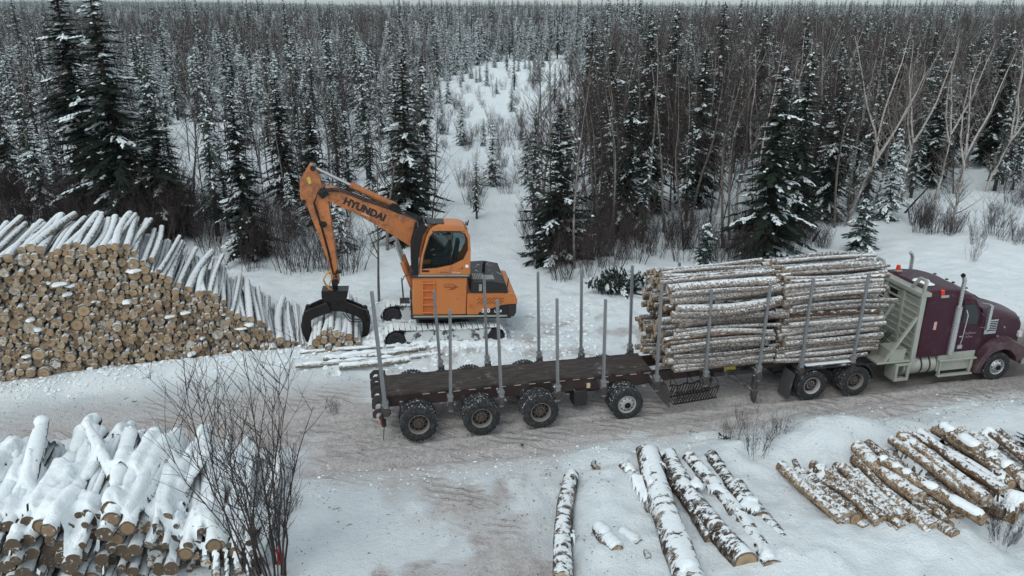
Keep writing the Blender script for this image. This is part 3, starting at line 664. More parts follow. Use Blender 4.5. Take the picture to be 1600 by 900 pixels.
# #b.prism([(16.70+.085*math.cos(a), 1.3+.0*a+.5+.45*math.sin(a)) for a in np.linspace(0, 6.1, 16)], y-.004, y+.004)
bm_ = MB(K0); bm_.tube([(16.63, -.0, 3.73), (16.58, 0, 3.76)], .063, 10); bm_.build('exhaust_tip', M['hole'], tk)
b = MB(K0); b.tube([(17.05, .06, 2.55), (17.08, .0, 2.40), (17.02, -.02, 1.6), (16.98, -.02, 1.42)], .016, 6); b.box(16.90, 17.06, -.04, .0, 1.30, 1.42); b.build('grab_handle', M['chrome'], tk)
for y in (.0, 2.5):
    b = MB(K0); b.tube([(17.62, y+(.15 if y < 1 else -.15), 2.72), (17.80, y-.02, 2.72)], .012, 6); b.tube([(17.72, y+(.15 if y < 1 else -.15), 1.9), (17.80, y-.02, 1.92)], .012, 6); b.box(17.76, 17.86, y-.10 if y < 1 else y, y if y < 1 else y+.1, 1.88, 2.70); b.build('mirror', M['chrome'], tk, .012)
b = MB(K0); b.box(18.02, 18.46, .225, .27, 1.58, 2.06)
for i in range(6): b.box(18.10, 18.44, .205, .228, 1.66+i*.06, 1.69+i*.06)
b.build('air_intake', M['chrome'], tk, .012)
b = MB(K0)
for i in range(6): b.box(18.11, 18.43, .218, .2245, 1.692+i*.06, 1.716+i*.06)
b.build('intake_slot', M['hole'], tk)
b = MB(K0)
for y in (.55, 1.1, 1.4, 1.95): b.box(17.30, 17.38, y, y+.07, 3.06, 3.10)
b.hexa([(17.42, .25, 2.93), (17.62, .28, 2.80), (17.62, 2.22, 2.80), (17.42, 2.25, 2.93), (17.42, .25, 2.96), (17.62, .28, 2.83), (17.62, 2.22, 2.83), (17.42, 2.25, 2.96)])
b.build('sun_visor', M['black'], tk, .005)
for y in (.02, 2.3):
    b = MB(K0); b.box(16.05, 16.32, y+.04, y+.24, 3.02, 3.10) if y < 1 else b.box(15.75, 15.95, y-.5, y-.3, 3.30, 3.36)
    b.build('beacon_bracket', M['alu'], tk, .01)
    c = (16.12, y+.12) if y < 1 else (15.85, y-.4); z = 3.10 if y < 1 else 3.36
    b = MB(K0); b.cyl((c[0], c[1], z), (c[0], c[1], z+.15), .075, 16, 0, .06); b.build('red_beacon', M['red'], tk, .02)
b = MB(K0); b.box(15.98, 16.07, .062, .078, 1.98, 2.24); b.build('side_light', plain('pinkish_sticker', (.5, .30, .30), .5), tk)
for i, p in enumerate([(18.55, .36, 2.0), (18.9, .40, 1.7), (18.62, .30, 1.45)]):
    b = MB(K0); b.cyl((p[0], p[1]-.03, p[2]), (p[0], p[1]+.01, p[2]), .03, 8); b.build('marker_light', M['chrome'], tk)
b = MB(K0)
for y in (.08, 1.78): b = MB(K0); b.cyl((15.20, y+.33, .72), (16.35, y+.33, .72), .33, 28); b.build('fuel_tank', M['alu'], tk, .02)
b = MB(K0)
for y in (.06, 1.76):
    for x in (15.8, 16.1): b = MB(K0); b.cyl((x, y+.35, .72), (x+.05, y+.35, .72), .345, 28); b.build('tank_strap', M['black'], tk)
b = MB(K0)
for y0, y1 in ((.02, .6), (1.9, 2.48)):
    b = MB(K0); b.box(16.40, 17.72, y0+.08, y1, .50, 1.12); b.box(16.40, 17.74, y0-.02, y0+.12, .86, .92); b.box(16.42, 17.66, y0-.04, y0+.1, .34, .40); b.box(16.44, 16.50, y0, y0+.1, .40, .86); b.box(17.55, 17.61, y0, y0+.1, .40, .86)
    b.build('side_step', M['alu'], tk, .012)
b = MB(K0); n = 22
for i, (x, y, rx, ry) in enumerate([(16.0, .85, .26, .42)]):
    top = [(x+rx*math.cos(a)*(1+.28*math.sin(3*a)+.12*math.sin(7*a)), y+ry*math.sin(a)*(1+.15*math.cos(2*a))) for a in np.linspace(0, 2*math.pi, n, False)]
    b.add([(p[0], p[1], 3.315-.04*abs(p[1]-1.2)) for p in top]+[(x, y, 3.355)], [(j, (j+1) % n, n) for j in range(n)])
b.build('roof_snow', M['snow'], tk, fix=False)
PALE = plain('pale_lettering', (.26, .22, .23), .5)
scribble('lettering', (17.22-12.75, .112-1.25, 1.70), (1, 0, 0), (0, 0, 1), .40, .10, 9, PALE, tk)
scribble('lettering', (17.26-12.75, .112-1.25, 1.58), (1, 0, 0), (0, 0, 1), .26, .08, 6, PALE, tk)
# air and electric lines
b = MB(K0)
for i in range(3): b.tube([(15.38, 1.1+.08*i, 1.5), (15.0, 1.1+.1*i, 1.1), (14.6, 1.2+.05*i, 1.15), (14.2, 1.25, 1.0)], .018, 6)
b.build('air_hose', M['blackplain'], tk)

# ------------------------------------------------------------------ excavator (frame: x forward = left in the photo, y to the camera, z up)
EXr = (0, R(-2.5), R(188))
ex = thing('excavator', 'orange tracked excavator with raised cab holding a log grapple over the stack', 'excavator', (-1.75, 26.75, .05), EXr)
EXM = Matrix.Translation((-1.75, 26.75, .05)) @ Euler(EXr).to_matrix().to_4x4()
O, OW, DO, BK = M['orange'], M['orange_worn'], M['darkorange'], M['black']
# undercarriage, turned a little against the house
uc = Matrix.Translation((.85, 0, -.10)) @ Matrix.Rotation(R(3), 4, 'Z')
M['track_snow'] = NT('snowy_track')
_t = M['track_snow']; _v = _t.coord('Object'); _n = _t.noise(7, 4, .7, _v)
M['track_snow'] = _t.set(_t.mix(_t.step(_t.math('ADD', _n, _t.math('MULTIPLY', _t.nz(), .12)), .42, .5), (.05, .045, .042), (.70, .74, .75)), .85, 0, _n, .02)
_t = NT('snowed_side'); _v = _t.coord('Object'); _n = _t.noise(3.2, 5, .7, _v)
M['side_snow'] = _t.set(_t.mix(_t.step(_n, .42, .50), (.09, .08, .075), (.55, .58, .59)), .9, 0, _n, .03)
for yc in (1.17, -1.17):
    L2, rh = 1.72, .43; path = []
    for i in range(9): a = R(90+180*i/8); path.append((-L2+rh*math.cos(a), .50+rh*math.sin(a)))
    for i in range(9): a = R(-90+180*i/8); path.append((L2+rh*math.cos(a), .50+rh*math.sin(a)))
    path.append(path[0]); seg = [0]
    for i in range(len(path)-1): seg.append(seg[-1]+math.dist(path[i], path[i+1]))
    def pt(u):
        u = u % seg[-1]
        for i in range(len(path)-1):
            if seg[i+1] >= u:
                f_ = (u-seg[i])/(seg[i+1]-seg[i]); a, c = path[i], path[i+1]
                sag = .05*math.sin(math.pi*(a[0]+(c[0]-a[0])*f_+L2)/(2*L2)) if a[1] > .9 else 0
                return Vector((a[0]+(c[0]-a[0])*f_, 0, a[1]+(c[1]-a[1])*f_-sag))
    b = MB(M=uc); NS = 49
    for k in range(NS):
        p, q = pt(seg[-1]*(k+.06)/NS), pt(seg[-1]*(k+.90)/NS); d = (q-p).normalized(); nn = Vector((-d.z, 0, d.x))*-1
        cc = (p+q)/2; outw = (cc-Vector((max(-L2, min(L2, cc.x)), 0, .5))).normalized()
        for (u0, wz, hh) in ((0, (q-p).length, .035), (-.3, .03, .075)):
            m0 = cc+d*(q-p).length*u0
            b.beam(m0+Vector((0, yc-.30, 0)), m0+Vector((0, yc+.30, 0)), wz, hh, 0, outw)
    b.build('track', M['track_snow'], ex, .006)
    b = MB(M=uc)
    b.prism([(-1.60, .83), (-1.40, .5), (-1.62, .20), (1.52, .20), (1.36, .45), (1.46, .80), (.5, .88), (-.5, .88)], yc-.20, yc+.24)
    b.build('track_frame', M['side_snow'], ex, .03)
    b = MB(M=uc)
    for x in (-1.2, -.8, -.4, 0, .4, .8, 1.2): b.cyl((x, yc-.2, .16), (x, yc+.2, .16), .10, 12)
    for x in (-.6, .6): b.cyl((x, yc-.2, .84), (x, yc+.2, .84), .08, 12)
    b.build('roller', BK, ex)
    for x, nme in ((L2, 'idler_wheel'), (-L2, 'sprocket')):
        b = MB(M=uc); b.lathe([(.10, -.22), (.30, -.2), (.36, -.1), (.36, .1), (.30, .22), (.24, .235), (.12, .18), (.001, .2)], (x, yc, .5), 24); b.build(nme, BK, ex)
    if yc > 0:
        b = MB(M=uc)
        for x, wd in ((-1.15, .30), (-.55, .26), (.45, .36), (1.05, .3)): b.box(x, x+wd, yc+.241, yc+.262, .36, .43)
        b.build('step_slot', M['hole'], ex)
b = MB(M=uc); b.box(-1.0, 1.0, -.95, .95, .50, .92); b.lathe([(.001, 0), (.6, 0), (.6, .2), (.001, .2)], (0, 0, 0), 32)
b = MB(M=uc); b.box(-.9, .9, -.95, .95, .48, .90); b.cyl((-.05, 0, .9), (-.05, 0, 1.12), .68, 36); b.build('undercarriage', BK, ex, .02)
# house
b = MB(); b.box(-1.50, 1.98, -1.33, 1.33, 1.12, 1.26); b.build('slew_platform', BK, ex, .015)
b = MB(); b.box(-1.35, 1.9, 1.333, 1.36, 1.20, 1.26); b.build('platform_edge', M['alu'], ex, .004)
b = MB(); b.box(.08, 1.92, .22, 1.31, 1.27, 2.64); b.build('cab_riser', O, ex, .035, seg=3)
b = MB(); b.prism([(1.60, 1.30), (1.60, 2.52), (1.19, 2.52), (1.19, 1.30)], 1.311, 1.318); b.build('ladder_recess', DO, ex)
b = MB()
for x in (1.585, 1.20): b.box(x-.02, x+.02, 1.318, 1.36, 1.28, 2.52)
for z in (1.36, 1.64, 1.90, 2.16, 2.42): b.box(1.16, 1.62, 1.318, 1.38, z, z+.04)
b.build('ladder', O, ex, .006)
b = MB(); b.box(.02, 2.0, .18, 1.36, 2.645, 2.72); b.build('riser_plate', BK, ex, .01)
b = MB(); b.box(.02, 1.74, 1.361, 1.375, 2.70, 2.735); b.box(.02, 1.74, .2, 1.36, 2.721, 2.745); b.build('cab_sill', M['alu'], ex)
# cab: shell with window holes made as frame pieces round the glass
CAB = [(1.70, 2.75), (1.64, 3.40), (1.44, 4.20), (1.30, 4.38), (1.08, 4.46), (.38, 4.44), (.16, 4.33), (.02, 4.10), (-.02, 3.6), (-.02, 2.75)]
WIN = [(1.62, 2.95), (1.55, 3.46), (1.36, 4.10), (1.22, 4.25), (1.05, 4.28), (.36, 4.26), (.20, 4.19), (.11, 4.02), (.09, 3.62), (.24, 3.30)]
WLOW = [(.62, 3.10), (1.12, 2.98)]
b = MB()
def ring(outer, inner, y0, y1, mb):
    n = len(outer)
    for i in range(n):
        j = (i+1) % n
        mb.hexa([(outer[i][0], y0, outer[i][1]), (outer[j][0], y0, outer[j][1]), (inner[j][0], y0, inner[j][1]), (inner[i][0], y0, inner[i][1]),
                 (outer[i][0], y1, outer[i][1]), (outer[j][0], y1, outer[j][1]), (inner[j][0], y1, inner[j][1]), (inner[i][0], y1, inner[i][1])])
OUT = [(1.70, 2.75), (1.64, 3.40), (1.46, 4.12), (1.34, 4.34), (1.08, 4.46), (.38, 4.44), (.16, 4.33), (.02, 4.10), (-.02, 3.6), (-.02, 2.75), (.55, 2.75), (1.12, 2.75)]
INN = [(1.62, 2.95), (1.55, 3.46), (1.37, 4.08), (1.24, 4.24), (1.05, 4.28), (.36, 4.26), (.20, 4.19), (.11, 4.02), (.09, 3.62), (.24, 3.30), (.62, 3.10), (1.12, 2.99)]
for y0, y1 in ((1.26, 1.33), (.30, .36)): b = MB(); ring(OUT, INN, y0, y1, b); b.build('cab_side', O, ex, .012)
b = MB(); b.prism([(1.30, 4.36), (1.06, 4.47), (.38, 4.45), (.17, 4.34), (.2, 4.28), (.4, 4.38), (1.05, 4.40), (1.26, 4.30)], .37, 1.255); b.build('cab_roof', O, ex, .02, seg=3); b = MB(); b.box(-.02, .02, .37, 1.255, 2.76, 3.15); b.build('rear_panel', O, ex, .008)
b = MB(); b.box(.0, 1.66, .37, 1.255, 2.76, 2.82); b.build('cab_floor', BK, ex)
gl = MB(); gl.prism([(x, z) for x, z in INN], 1.29, 1.30); gl.build('side_window', M['clear'], ex)
gl = MB(); gl.prism([(x, z) for x, z in INN], .32, .33); gl.hexa([(-.005, .4, 3.18), (-.015, .4, 3.18), (-.015, 1.24, 3.18), (-.005, 1.24, 3.18), (.01, .4, 3.93), (.0, .4, 3.93), (.0, 1.24, 3.93), (.01, 1.24, 3.93)]); gl.build('rear_window', M['clear'], ex)
gl = MB(); gl.add([(1.67, .37, 2.8), (1.67, 1.25, 2.8), (1.62, 1.25, 3.4), (1.62, .37, 3.4), (1.42, 1.25, 4.2), (1.42, .37, 4.2)], [(0, 1, 2, 3), (3, 2, 4, 5)]); gl.build('windshield', M['clear'], ex, fix=False)
b = MB(); b.beam((.66, 1.315, 3.10), (.60, 1.315, 4.27), .035, .05, 0, (0, 1, 0)); b.beam((.2, 1.315, 4.27), (1.3, 1.315, 4.27), .03, .03); ring([(x+(.012 if x > .8 else -.012), z) for x, z in INN], [((x-.85)*.96+.85, (z-3.6)*.965+3.6) for x, z in INN], 1.331, 1.336, b)
b.build('window_seal', M['blackplain'], ex)
b = MB(); b.prism([(1.62, 2.84), (1.62, 2.92), (1.36, 2.90), (1.38, 2.84)], 1.331, 1.336); b.build('door_handle', M['blackplain'], ex)
b = MB(); b.beam((.64, 1.334, 2.76), (.64, 1.334, 3.08), .006, .012, 0, (0, 1, 0)); b.build('door_seam', M['ink'], ex)
b = MB(); b.box(.88, 1.42, .5, 1.15, 4.455, 4.50); b.build('roof_hatch', BK, ex, .02)
b = MB(); b.box(.12, .16, 1.0, 1.1, 4.42, 4.52); b.beam((.10, 1.05, 4.4), (.06, 1.05, 4.58), .04, .04); b.build('roof_antenna', BK, ex)
b = MB()  # guard cage in front of the windscreen
G1 = [(1.80, 2.78), (1.98, 3.0), (1.98, 3.62), (1.82, 4.30), (1.60, 4.52), (1.42, 4.40), (1.60, 4.1), (1.72, 3.4), (1.74, 2.78)]
b.prism(G1, .28, .36); b.prism(G1, 1.27, 1.34)
for x, z in ((1.98, 3.0), (1.99, 3.35), (1.96, 3.7), (1.88, 4.05), (1.78, 4.36), (1.58, 4.52)): b.beam((x-.03, .3, z), (x-.03, 1.3, z), .05, .09)
for y in (.5, .72, .94, 1.12): b.tube([(1.96, y, 2.98), (1.97, y, 3.6), (1.82, y, 4.28), (1.6, y, 4.5)], .014, 5)
b.build('front_guard', M['grease'], ex, .008)
b = MB(); b.tube([(1.9, 1.05, 2.72), (2.2, 1.1, 2.62), (2.28, 1.1, 2.45), (2.24, 1.1, 2.0), (2.22, 1.1, 1.72)], .018, 6); b.tube([(2.28, 1.1, 2.45), (2.3, .8, 2.45), (2.25, .8, 1.72)], .016, 6); b.box(2.02, 2.36, .75, 1.2, 1.66, 1.71); b.build('side_step', BK, ex)
# seat and console
b = MB(); b.box(.55, 1.05, .55, 1.05, 3.05, 3.18); b.hexa([(.42, .55, 3.15), (.56, .55, 3.15), (.56, 1.05, 3.15), (.42, 1.05, 3.15), (.32, .58, 3.85), (.44, .58, 3.85), (.44, 1.02, 3.85), (.32, 1.02, 3.85)]); b.box(.55, 1.0, .6, 1.0, 2.83, 3.05); b.build('seat', M['blackplain'], ex, .04)
b = MB(); b.box(.7, 1.3, 1.10, 1.22, 3.1, 3.30); b.box(.7, 1.3, .40, .50, 3.1, 3.30); b.beam((1.25, 1.16, 3.3), (1.30, 1.16, 3.5), .05, .05); b.beam((1.25, .45, 3.3), (1.30, .45, 3.5), .05, .05); b.build('console', M['blackplain'], ex, .02)
# rear body
b = MB(); b.prism([(.06, 1.28), (.06, 2.02), (-1.20, 2.02), (-1.45, 1.98), (-1.45, 1.28)], -1.31, 1.31); b.build('engine_body', O, ex, .03, seg=3)
b = MB(); b.prism([(-1.452, 1.30), (-1.452, 2.02), (-1.60, 1.98), (-1.68, 1.80), (-1.68, 1.68), (-1.68, 1.30), (-1.60, 1.16), (-1.452, 1.16)], -1.25, 1.25); b.build('counterweight', painted('counterweight_paint', (.03, .03, .032), .45), ex, .05, seg=3)
b = MB(); b.prism([(-1.19, 1.985), (-1.44, 2.035), (-1.60, 2.01), (-1.692, 1.82), (-1.692, 1.66), (-1.445, 1.66)], -1.262, 1.318); b.build('counterweight_cap', O, ex, .02)
b = MB(); b.prism([(-.35, 1.27), (-1.44, 1.27), (-1.44, 1.66), (-1.15, 1.62), (-.35, 1.34)], 1.311, 1.322); b.build('black_panel', plain('black_paint', (.02, .02, .022), .4), ex)
b = MB()
for r_ in range(2):
    for i in range(8): x = -.30-.115*i-.0*r_; b.beam((x-.02, 1.314, 1.90-.13*r_), (x-.13, 1.314, 1.90-.10-.13*r_), .008, .03, 0, (0, 0, 1)) if False else b.beam((x-.10+(-.0), 1.314, 1.90-.13*r_), (x+.02, 1.314, 1.80-.13*r_), .008, .032, 0, (0, 1, 0))
b.build('vent_slot', M['redink'], ex)
b = MB(); b.beam((-.20, 1.312, 1.30), (-.20, 1.312, 2.0), .006, .015, 0, (0, 1, 0)); b.beam((-.55, 1.312, 1.62), (-.25, 1.312, 1.62), .006, .01, 0, (0, 1, 0)); b.box(-.14, -.02, 1.311, 1.325, 1.52, 1.66); b.build('door_seam', M['darkorange'], ex)
b = MB(); b.prism([(-.06, 2.03), (-.10, 2.42), (-.75, 2.46), (-1.28, 2.36), (-1.38, 2.04)], -1.15, 1.20); b.build('engine_hood', BK, ex, .05, seg=3)
b = MB()
for i in range(7): b.box(-.2-.06*i, -.17-.06*i, .4, 1.0, 2.46, 2.475)
for i in range(6): b.box(-.9, -.5, .55+.08*i, .59+.08*i, 2.452, 2.47)
b.box(-.45, -.35, 1.201, 1.215, 2.1, 2.35); b.build('hood_vent', M['alu'], ex)
b = MB(); b.tube([(-.62, .1, 2.44), (-.62, .1, 2.72), (-.68, .1, 2.82)], .055, 12); b.beam((-1.42, .6, 2.0), (-1.46, .6, 2.35), .03, .03); b.build('exhaust_pipe', M['grease'], ex)
b = MB(); b.box(.35, 1.9, -1.31, -.45, 1.27, 2.05); b.build('tank_box', O, ex, .03)
text('lettering', '210', .19, frame((-1, 0, 0), (0, 0, 1), (-.60, 1.326, 1.41)), M['white'], ex, .006)
text('lettering', 'LC-9', .13, frame((-1, 0, 0), (0, 0, 1), (-1.03, 1.326, 1.39)), M['white'], ex, .003)
scribble('lettering', (1.0, 1.338, 2.80), (-1, 0, 0), (0, 0, 1), .32, .06, 6, M['ink'], ex)
scribble('lettering', (.60, 1.338, 2.80), (-1, 0, 0), (0, 0, 1), .30, .06, 7, M['white'], ex)
b = MB(); b.cyl((.10, 1.33, 3.05), (.10, 1.338, 3.05), .06, 14); b.build('sticker', M['white'], ex)
b = MB(); b.prism([(.30, 2.95), (.22, 2.95), (.26, 3.02)], 1.332, 1.336); b.build('sticker', M['redink'], ex)
b = MB(); n = 22       # company swoosh on the riser
for i in range(n):
    a0, a1 = R(40+240*i/n), R(40+240*(i+1)/n); tk_ = .006+.018*math.sin(math.pi*(i+.5)/n)
    p = lambda a, e: (.72-(.28+e)*math.cos(a)*-1*-1, 1.313, 2.30+(.11+e)*math.sin(a))
    q0, q1 = p(a0, 0), p(a1, 0); r0, r1 = p(a0, -tk_), p(a1, -tk_)
    q0, q1, r0, r1 = [(2*.72-v[0] if False else v[0], v[1], v[2]) for v in (q0, q1, r0, r1)]
    b.add([q0, q1, r1, r0], [(0, 1, 2, 3)])
bm1 = b.build('emblem', M['redink'], ex, fix=False); bm1.data.transform(Matrix.Translation((.72*2, 0, 0)) @ Matrix.Diagonal((-1, 1, 1, 1)))
scribble('lettering', (.86, 1.318, 2.27), (-1, 0, 0), (0, 0, 1), .48, .08, 11, M['redink'], ex)
b = MB(); b.prism([(.72, 2.19), (.48, 2.21), (.58, 2.25)], 1.313, 1.316); b.build('emblem', M['redink'], ex)
# boom, arm, cylinders (y = 0 is the working plane)
def plate(name, poly, y0, y1, mat, bev=.02, parent=ex):
    b = MB(); b.prism(poly, y0, y1); return b.build(name, mat, parent, bev)
boom = plate('boom', [(4.95, 5.42), (4.60, 5.46), (3.77, 5.13), (2.66, 4.70), (1.62, 4.22), (.75, 3.30), (.25, 2.05), (.05, 1.55), (.45, 1.50), (.95, 2.1), (1.55, 2.85), (2.05, 3.46), (3.10, 4.16), (3.96, 4.64), (4.67, 4.98), (4.95, 5.10)], -.24, .24, OW, .03)
arm = plate('arm', [(5.32, 6.18), (5.20, 6.20), (5.10, 6.05), (4.93, 5.58), (4.74, 5.16), (4.60, 3.73), (4.50, 2.60), (4.44, 2.05), (4.70, 2.02), (4.76, 2.67), (5.06, 3.69), (5.38, 4.66), (5.42, 4.83), (5.58, 4.92), (5.63, 5.10), (5.63, 5.68)], -.20, .20, OW, .025)
for p_, r_ in (((4.88, 5.28), .16), ((5.52, 4.97), .07), ((5.18, 6.10), .09), ((4.88, 4.22), .07), ((4.55, 2.12), .10)):
    b = MB(); b.cyl((p_[0], -.26, p_[1]), (p_[0], .26, p_[1]), r_, 18); b.build('pivot_pin', M['grease'], ex)
b = MB(); b.cyl((5.18, 0, 6.10), (3.92, 0, 5.47), .055, 16); b.build('cylinder_rod', M['chrome'], ex)
b = MB(); b.cyl((3.98, 0, 5.50), (2.50, 0, 4.80), .115, 20); b.cyl((4.00, 0, 5.51), (3.90, 0, 5.46), .13, 20); b.cyl((2.55, -.16, 4.80), (2.55, .16, 4.80), .10, 16); b.build('arm_cylinder', OW, ex)
b = MB(); b.prism([(2.75, 4.72), (2.60, 4.94), (2.42, 4.90), (2.25, 4.54)], -.2, -.15); b.prism([(2.75, 4.72), (2.60, 4.94), (2.42, 4.90), (2.25, 4.54)], .15, .2); b.build('cylinder_bracket', M['grease'], ex)
for y in (-.42, .42):
    b = MB(); b.cyl((1.75, y, 1.55), (2.25, y, 2.9), .10, 16); b.build('boom_cylinder', OW, ex)
    b = MB(); b.cyl((2.25, y, 2.9), (2.50, y, 3.62), .055, 14); b.build('cylinder_rod', M['chrome'], ex)
b = MB()
for k, (y, e) in enumerate([(.26, .0), (.27, .05), (.27, .10), (-.26, .03)]):
    b.tube([(1.6, y, 4.30+e), (2.6, y, 4.72+e), (3.6, y, 5.06+e), (4.3, y, 5.30+e+.06), (4.75, y+.02, 5.34+e), (5.05, y+.03, 5.26+e*.5), (5.20-e*.4, y+.02, 4.95), (5.13-e*.5, y, 4.6)], .019, 6)
    b.tube([(5.13-e*.5, y*.82, 4.6), (4.98-e*.5, y*.82, 4.0), (4.80-e*.5, y*.82, 3.2), (4.66-e*.4, y*.82, 2.4)], .012, 5)
b.tube([(4.95, .1, 5.62), (4.5, .1, 5.62), (4.0, .1, 5.42), (3.6, .1, 5.22)], .02, 6)
b.build('hydraulic_hose', M['blackplain'], ex)
for c, r_ in (((4.80, .22, 5.32), .15), ((4.90, .205, 4.25), .10), ((4.5, .18, 2.4), .10)):
    b = MB(); rr = random.Random(int(c[2]*10))
    for i in range(7): q = Vector(c)+Vector((rr.uniform(-1, 1)*r_, .02, rr.uniform(-1, 1)*r_)); b.beam(q, q+Vector((rr.uniform(-.12, .12), .03, rr.uniform(-.12, .12))), .06, .05)
    b.build('hose_clamp', M['grease'], ex, .01)
b = MB(); b.prism([(5.40, 5.78), (5.30, 5.82), (5.24, 5.60), (5.34, 5.56)], .201, .206); b.build('warning_decal', M['yellow'], ex)
b = MB(); b.prism([(3.62, 4.63), (3.36, 4.51), (3.38, 4.45), (3.64, 4.57)], .241, .245); b.build('decal', painted('pale_decal', (.45, .28, .2), .6), ex)
dv = Vector((3.00-4.02, 0, 4.46-4.92)).normalized(); uz = Vector((dv.z, 0, -dv.x))
if uz.z < 0: uz = -uz
text('lettering', 'HYUNDAI', .335, frame(dv, uz, (3.52, .246, 4.715)), M['ink'], ex, .017)
for y in (.12, .20):
    b = MB(); b.tube([(4.66, y, 2.55), (4.86, y, 2.40), (4.98, y+.03, 2.2), (4.92, y+.03, 2.02), (4.78, y, 1.86), (4.70, y, 1.78)], .024, 7); b.tube([(4.70, y, 2.5), (4.66, y+.05, 2.3), (4.78, y+.05, 2.05), (4.82, y, 1.84)], .02, 6); b.build('yellow_hose', M['hoseyellow'], ex)
# grapple
GX0 = 4.60
b = MB(); b.cyl((GX0, 0, 1.75), (GX0, 0, 2.12), .09, 14); b.box(GX0-.10, GX0+.10, -.22, .22, 1.98, 2.16); b.build('grapple_link', M['grease'], ex, .01)
b = MB(); b.prism([(GX0-.46, 1.80), (GX0+.46, 1.80), (GX0+.46, 1.55), (GX0+.34, 1.42), (GX0-.34, 1.42), (GX0-.42, 1.58)], -.28, .28); b.cyl((GX0, 0, 1.25), (GX0, 0, 1.45), .24, 24); b.build('grapple_rotator', M['grease'], ex, .02)
b = MB(); b.prism([(GX0-.30, 1.40), (GX0+.30, 1.40), (GX0+.46, 1.22), (GX0+.30, 1.02), (GX0-.30, 1.02), (GX0-.46, 1.22)], -.22, .22); b.build('grapple_head', M['grease'], ex, .02)
for sgn in (1, -1):
    for yo in ((-.30, .30) if sgn > 0 else (-.16, .16)):
        cen = [(.20, 1.20, .38), (.50, 1.10, .36), (.80, .97, .34), (1.00, .80, .32), (1.06, .54, .29), (1.04, .26, .24), (.98, .02, .18), (.84, -.18, .11), (.72, -.28, .04)]
        up_, lo_ = [], []
        for i, (x, z, w_) in enumerate(cen):
            a, c = cen[max(0, i-1)], cen[min(len(cen)-1, i+1)]; dx, dz = c[0]-a[0], c[1]-a[1]; l = math.hypot(dx, dz); nx_, nz_ = -dz/l, dx/l
            up_.append((GX0+sgn*(x+nx_*w_/2), z+nz_*w_/2)); lo_.append((GX0+sgn*(x-nx_*w_/2), z-nz_*w_/2))
        b = MB(); b.prism(up_+lo_[::-1], yo-.05, yo+.05); b.cyl((GX0+sgn*1.0, yo-.08, .98), (GX0+sgn*1.0, yo+.08, .98), .10, 14); b.build('grapple_tine', M['grease'], ex, .012)
b = MB()
for sgn in (1, -1):
    for x, z in ((.95, .98), (1.12, .6)): b.cyl((GX0+sgn*x, -.34, z), (GX0+sgn*x, .34, z), .045, 10)
b.cyl((GX0-.9, 0, .98), (GX0+.9, 0, 1.0), .06, 14); b.build('grapple_cylinder', M['grease'], ex)
b = MB(); b.tube([(GX0-.3, .3, 1.1), (GX0-.5, .34, .78), (GX0-.8, .34, .74), (GX0-1.0, .3, .9)], .018, 6); b.tube([(GX0-.25, .33, 1.0), (GX0-.5, .36, .68), (GX0-.85, .36, .66), (GX0-1.02, .3, .8)], .018, 6); b.build('grapple_hose', M['blackplain'], ex)

# ------------------------------------------------------------------ operator in the cab
def skinned(name, joints, edges, mat, parent=None, M4=None):
    me = bpy.data.meshes.new(name); me.from_pydata([tuple((M4 @ Vector(j[:3])) if M4 else j[:3]) for j in joints], edges, [])
    o = bpy.data.objects.new(name, me); COL.objects.link(o)
    sk = o.modifiers.new('skin', 'SKIN'); sk.use_smooth_shade = True
    for i, j in enumerate(joints):
        me.skin_vertices[0].data[i].radius = (j[3], j[3] if len(j) < 5 else j[4])
    me.skin_vertices[0].data[0].use_root = True
    ss = o.modifiers.new('sub', 'SUBSURF'); ss.levels = 1; ss.render_levels = 1
    me.materials.append(mat)
    if parent: o.parent = parent
    return o
pz = 3.22; py = .80
J = [(.72, py, pz, .15, .17), (.66, py, pz+.25, .14, .17), (.64, py, pz+.45, .13, .19), (.66, py, pz+.56, .055), (.67, py, pz+.62, .06),
     (.66, py+.20, pz+.46, .065), (.80, py+.27, pz+.20, .05), (1.08, py+.30, pz+.16, .042), (1.16, py+.32, pz+.17, .035),
     (.66, py-.20, pz+.46, .065), (.80, py-.27, pz+.20, .05), (1.08, py-.30, pz+.16, .042), (1.16, py-.32, pz+.17, .035),
     (.78, py+.11, pz-.02, .09), (1.18, py+.14, pz+.02, .07), (1.28, py+.14, pz-.33, .05), (1.40, py+.14, pz-.36, .04),
     (.78, py-.11, pz-.02, .09), (1.18, py-.14, pz+.02, .07), (1.28, py-.14, pz-.33, .05), (1.40, py-.14, pz-.36, .04)]
Ed = [(0, 1), (1, 2), (2, 3), (3, 4), (2, 5), (5, 6), (6, 7), (7, 8), (2, 9), (9, 10), (10, 11), (11, 12), (0, 13), (13, 14), (14, 15), (15, 16), (0, 17), (17, 18), (18, 19), (19, 20)]
pe = skinned('person', J, Ed, M['jacket']); pe.matrix_world = EXM
tag(pe, 'person in a dark jacket and cap seated inside the orange cab, hands on the levers', 'person')
b = MB()
for i in range(1):
    prof = [(.0, -.12), (.055, -.11), (.075, -.05), (.082, .02), (.076, .08), (.045, .125), (.0, .135)]
    vs_ = []; fs = []; n = 14
    for k, (r_, z_) in enumerate(prof):
        for j in range(n): a = 2*math.pi*j/n; vs_.append((.70+1.15*r_*math.cos(a)+(.012 if math.cos(a) > .9 and abs(z_) < .06 else 0), py+r_*math.sin(a), pz+.76+z_))
    for k in range(len(prof)-1):
        for j in range(n): fs.append((k*n+j, k*n+(j+1) % n, (k+1)*n+(j+1) % n, (k+1)*n+j))
    b.add(vs_, fs)
b.beam((.78, py, pz+.77), (.815, py, pz+.735), .03, .03, 0, (0, 1, 0), .035, .02)
hd = b.build('head', M['skin'], pe)
b = MB(); b.lathe([(.0, 0), (.0, 0)], (0, 0, 0), 3) if False else None
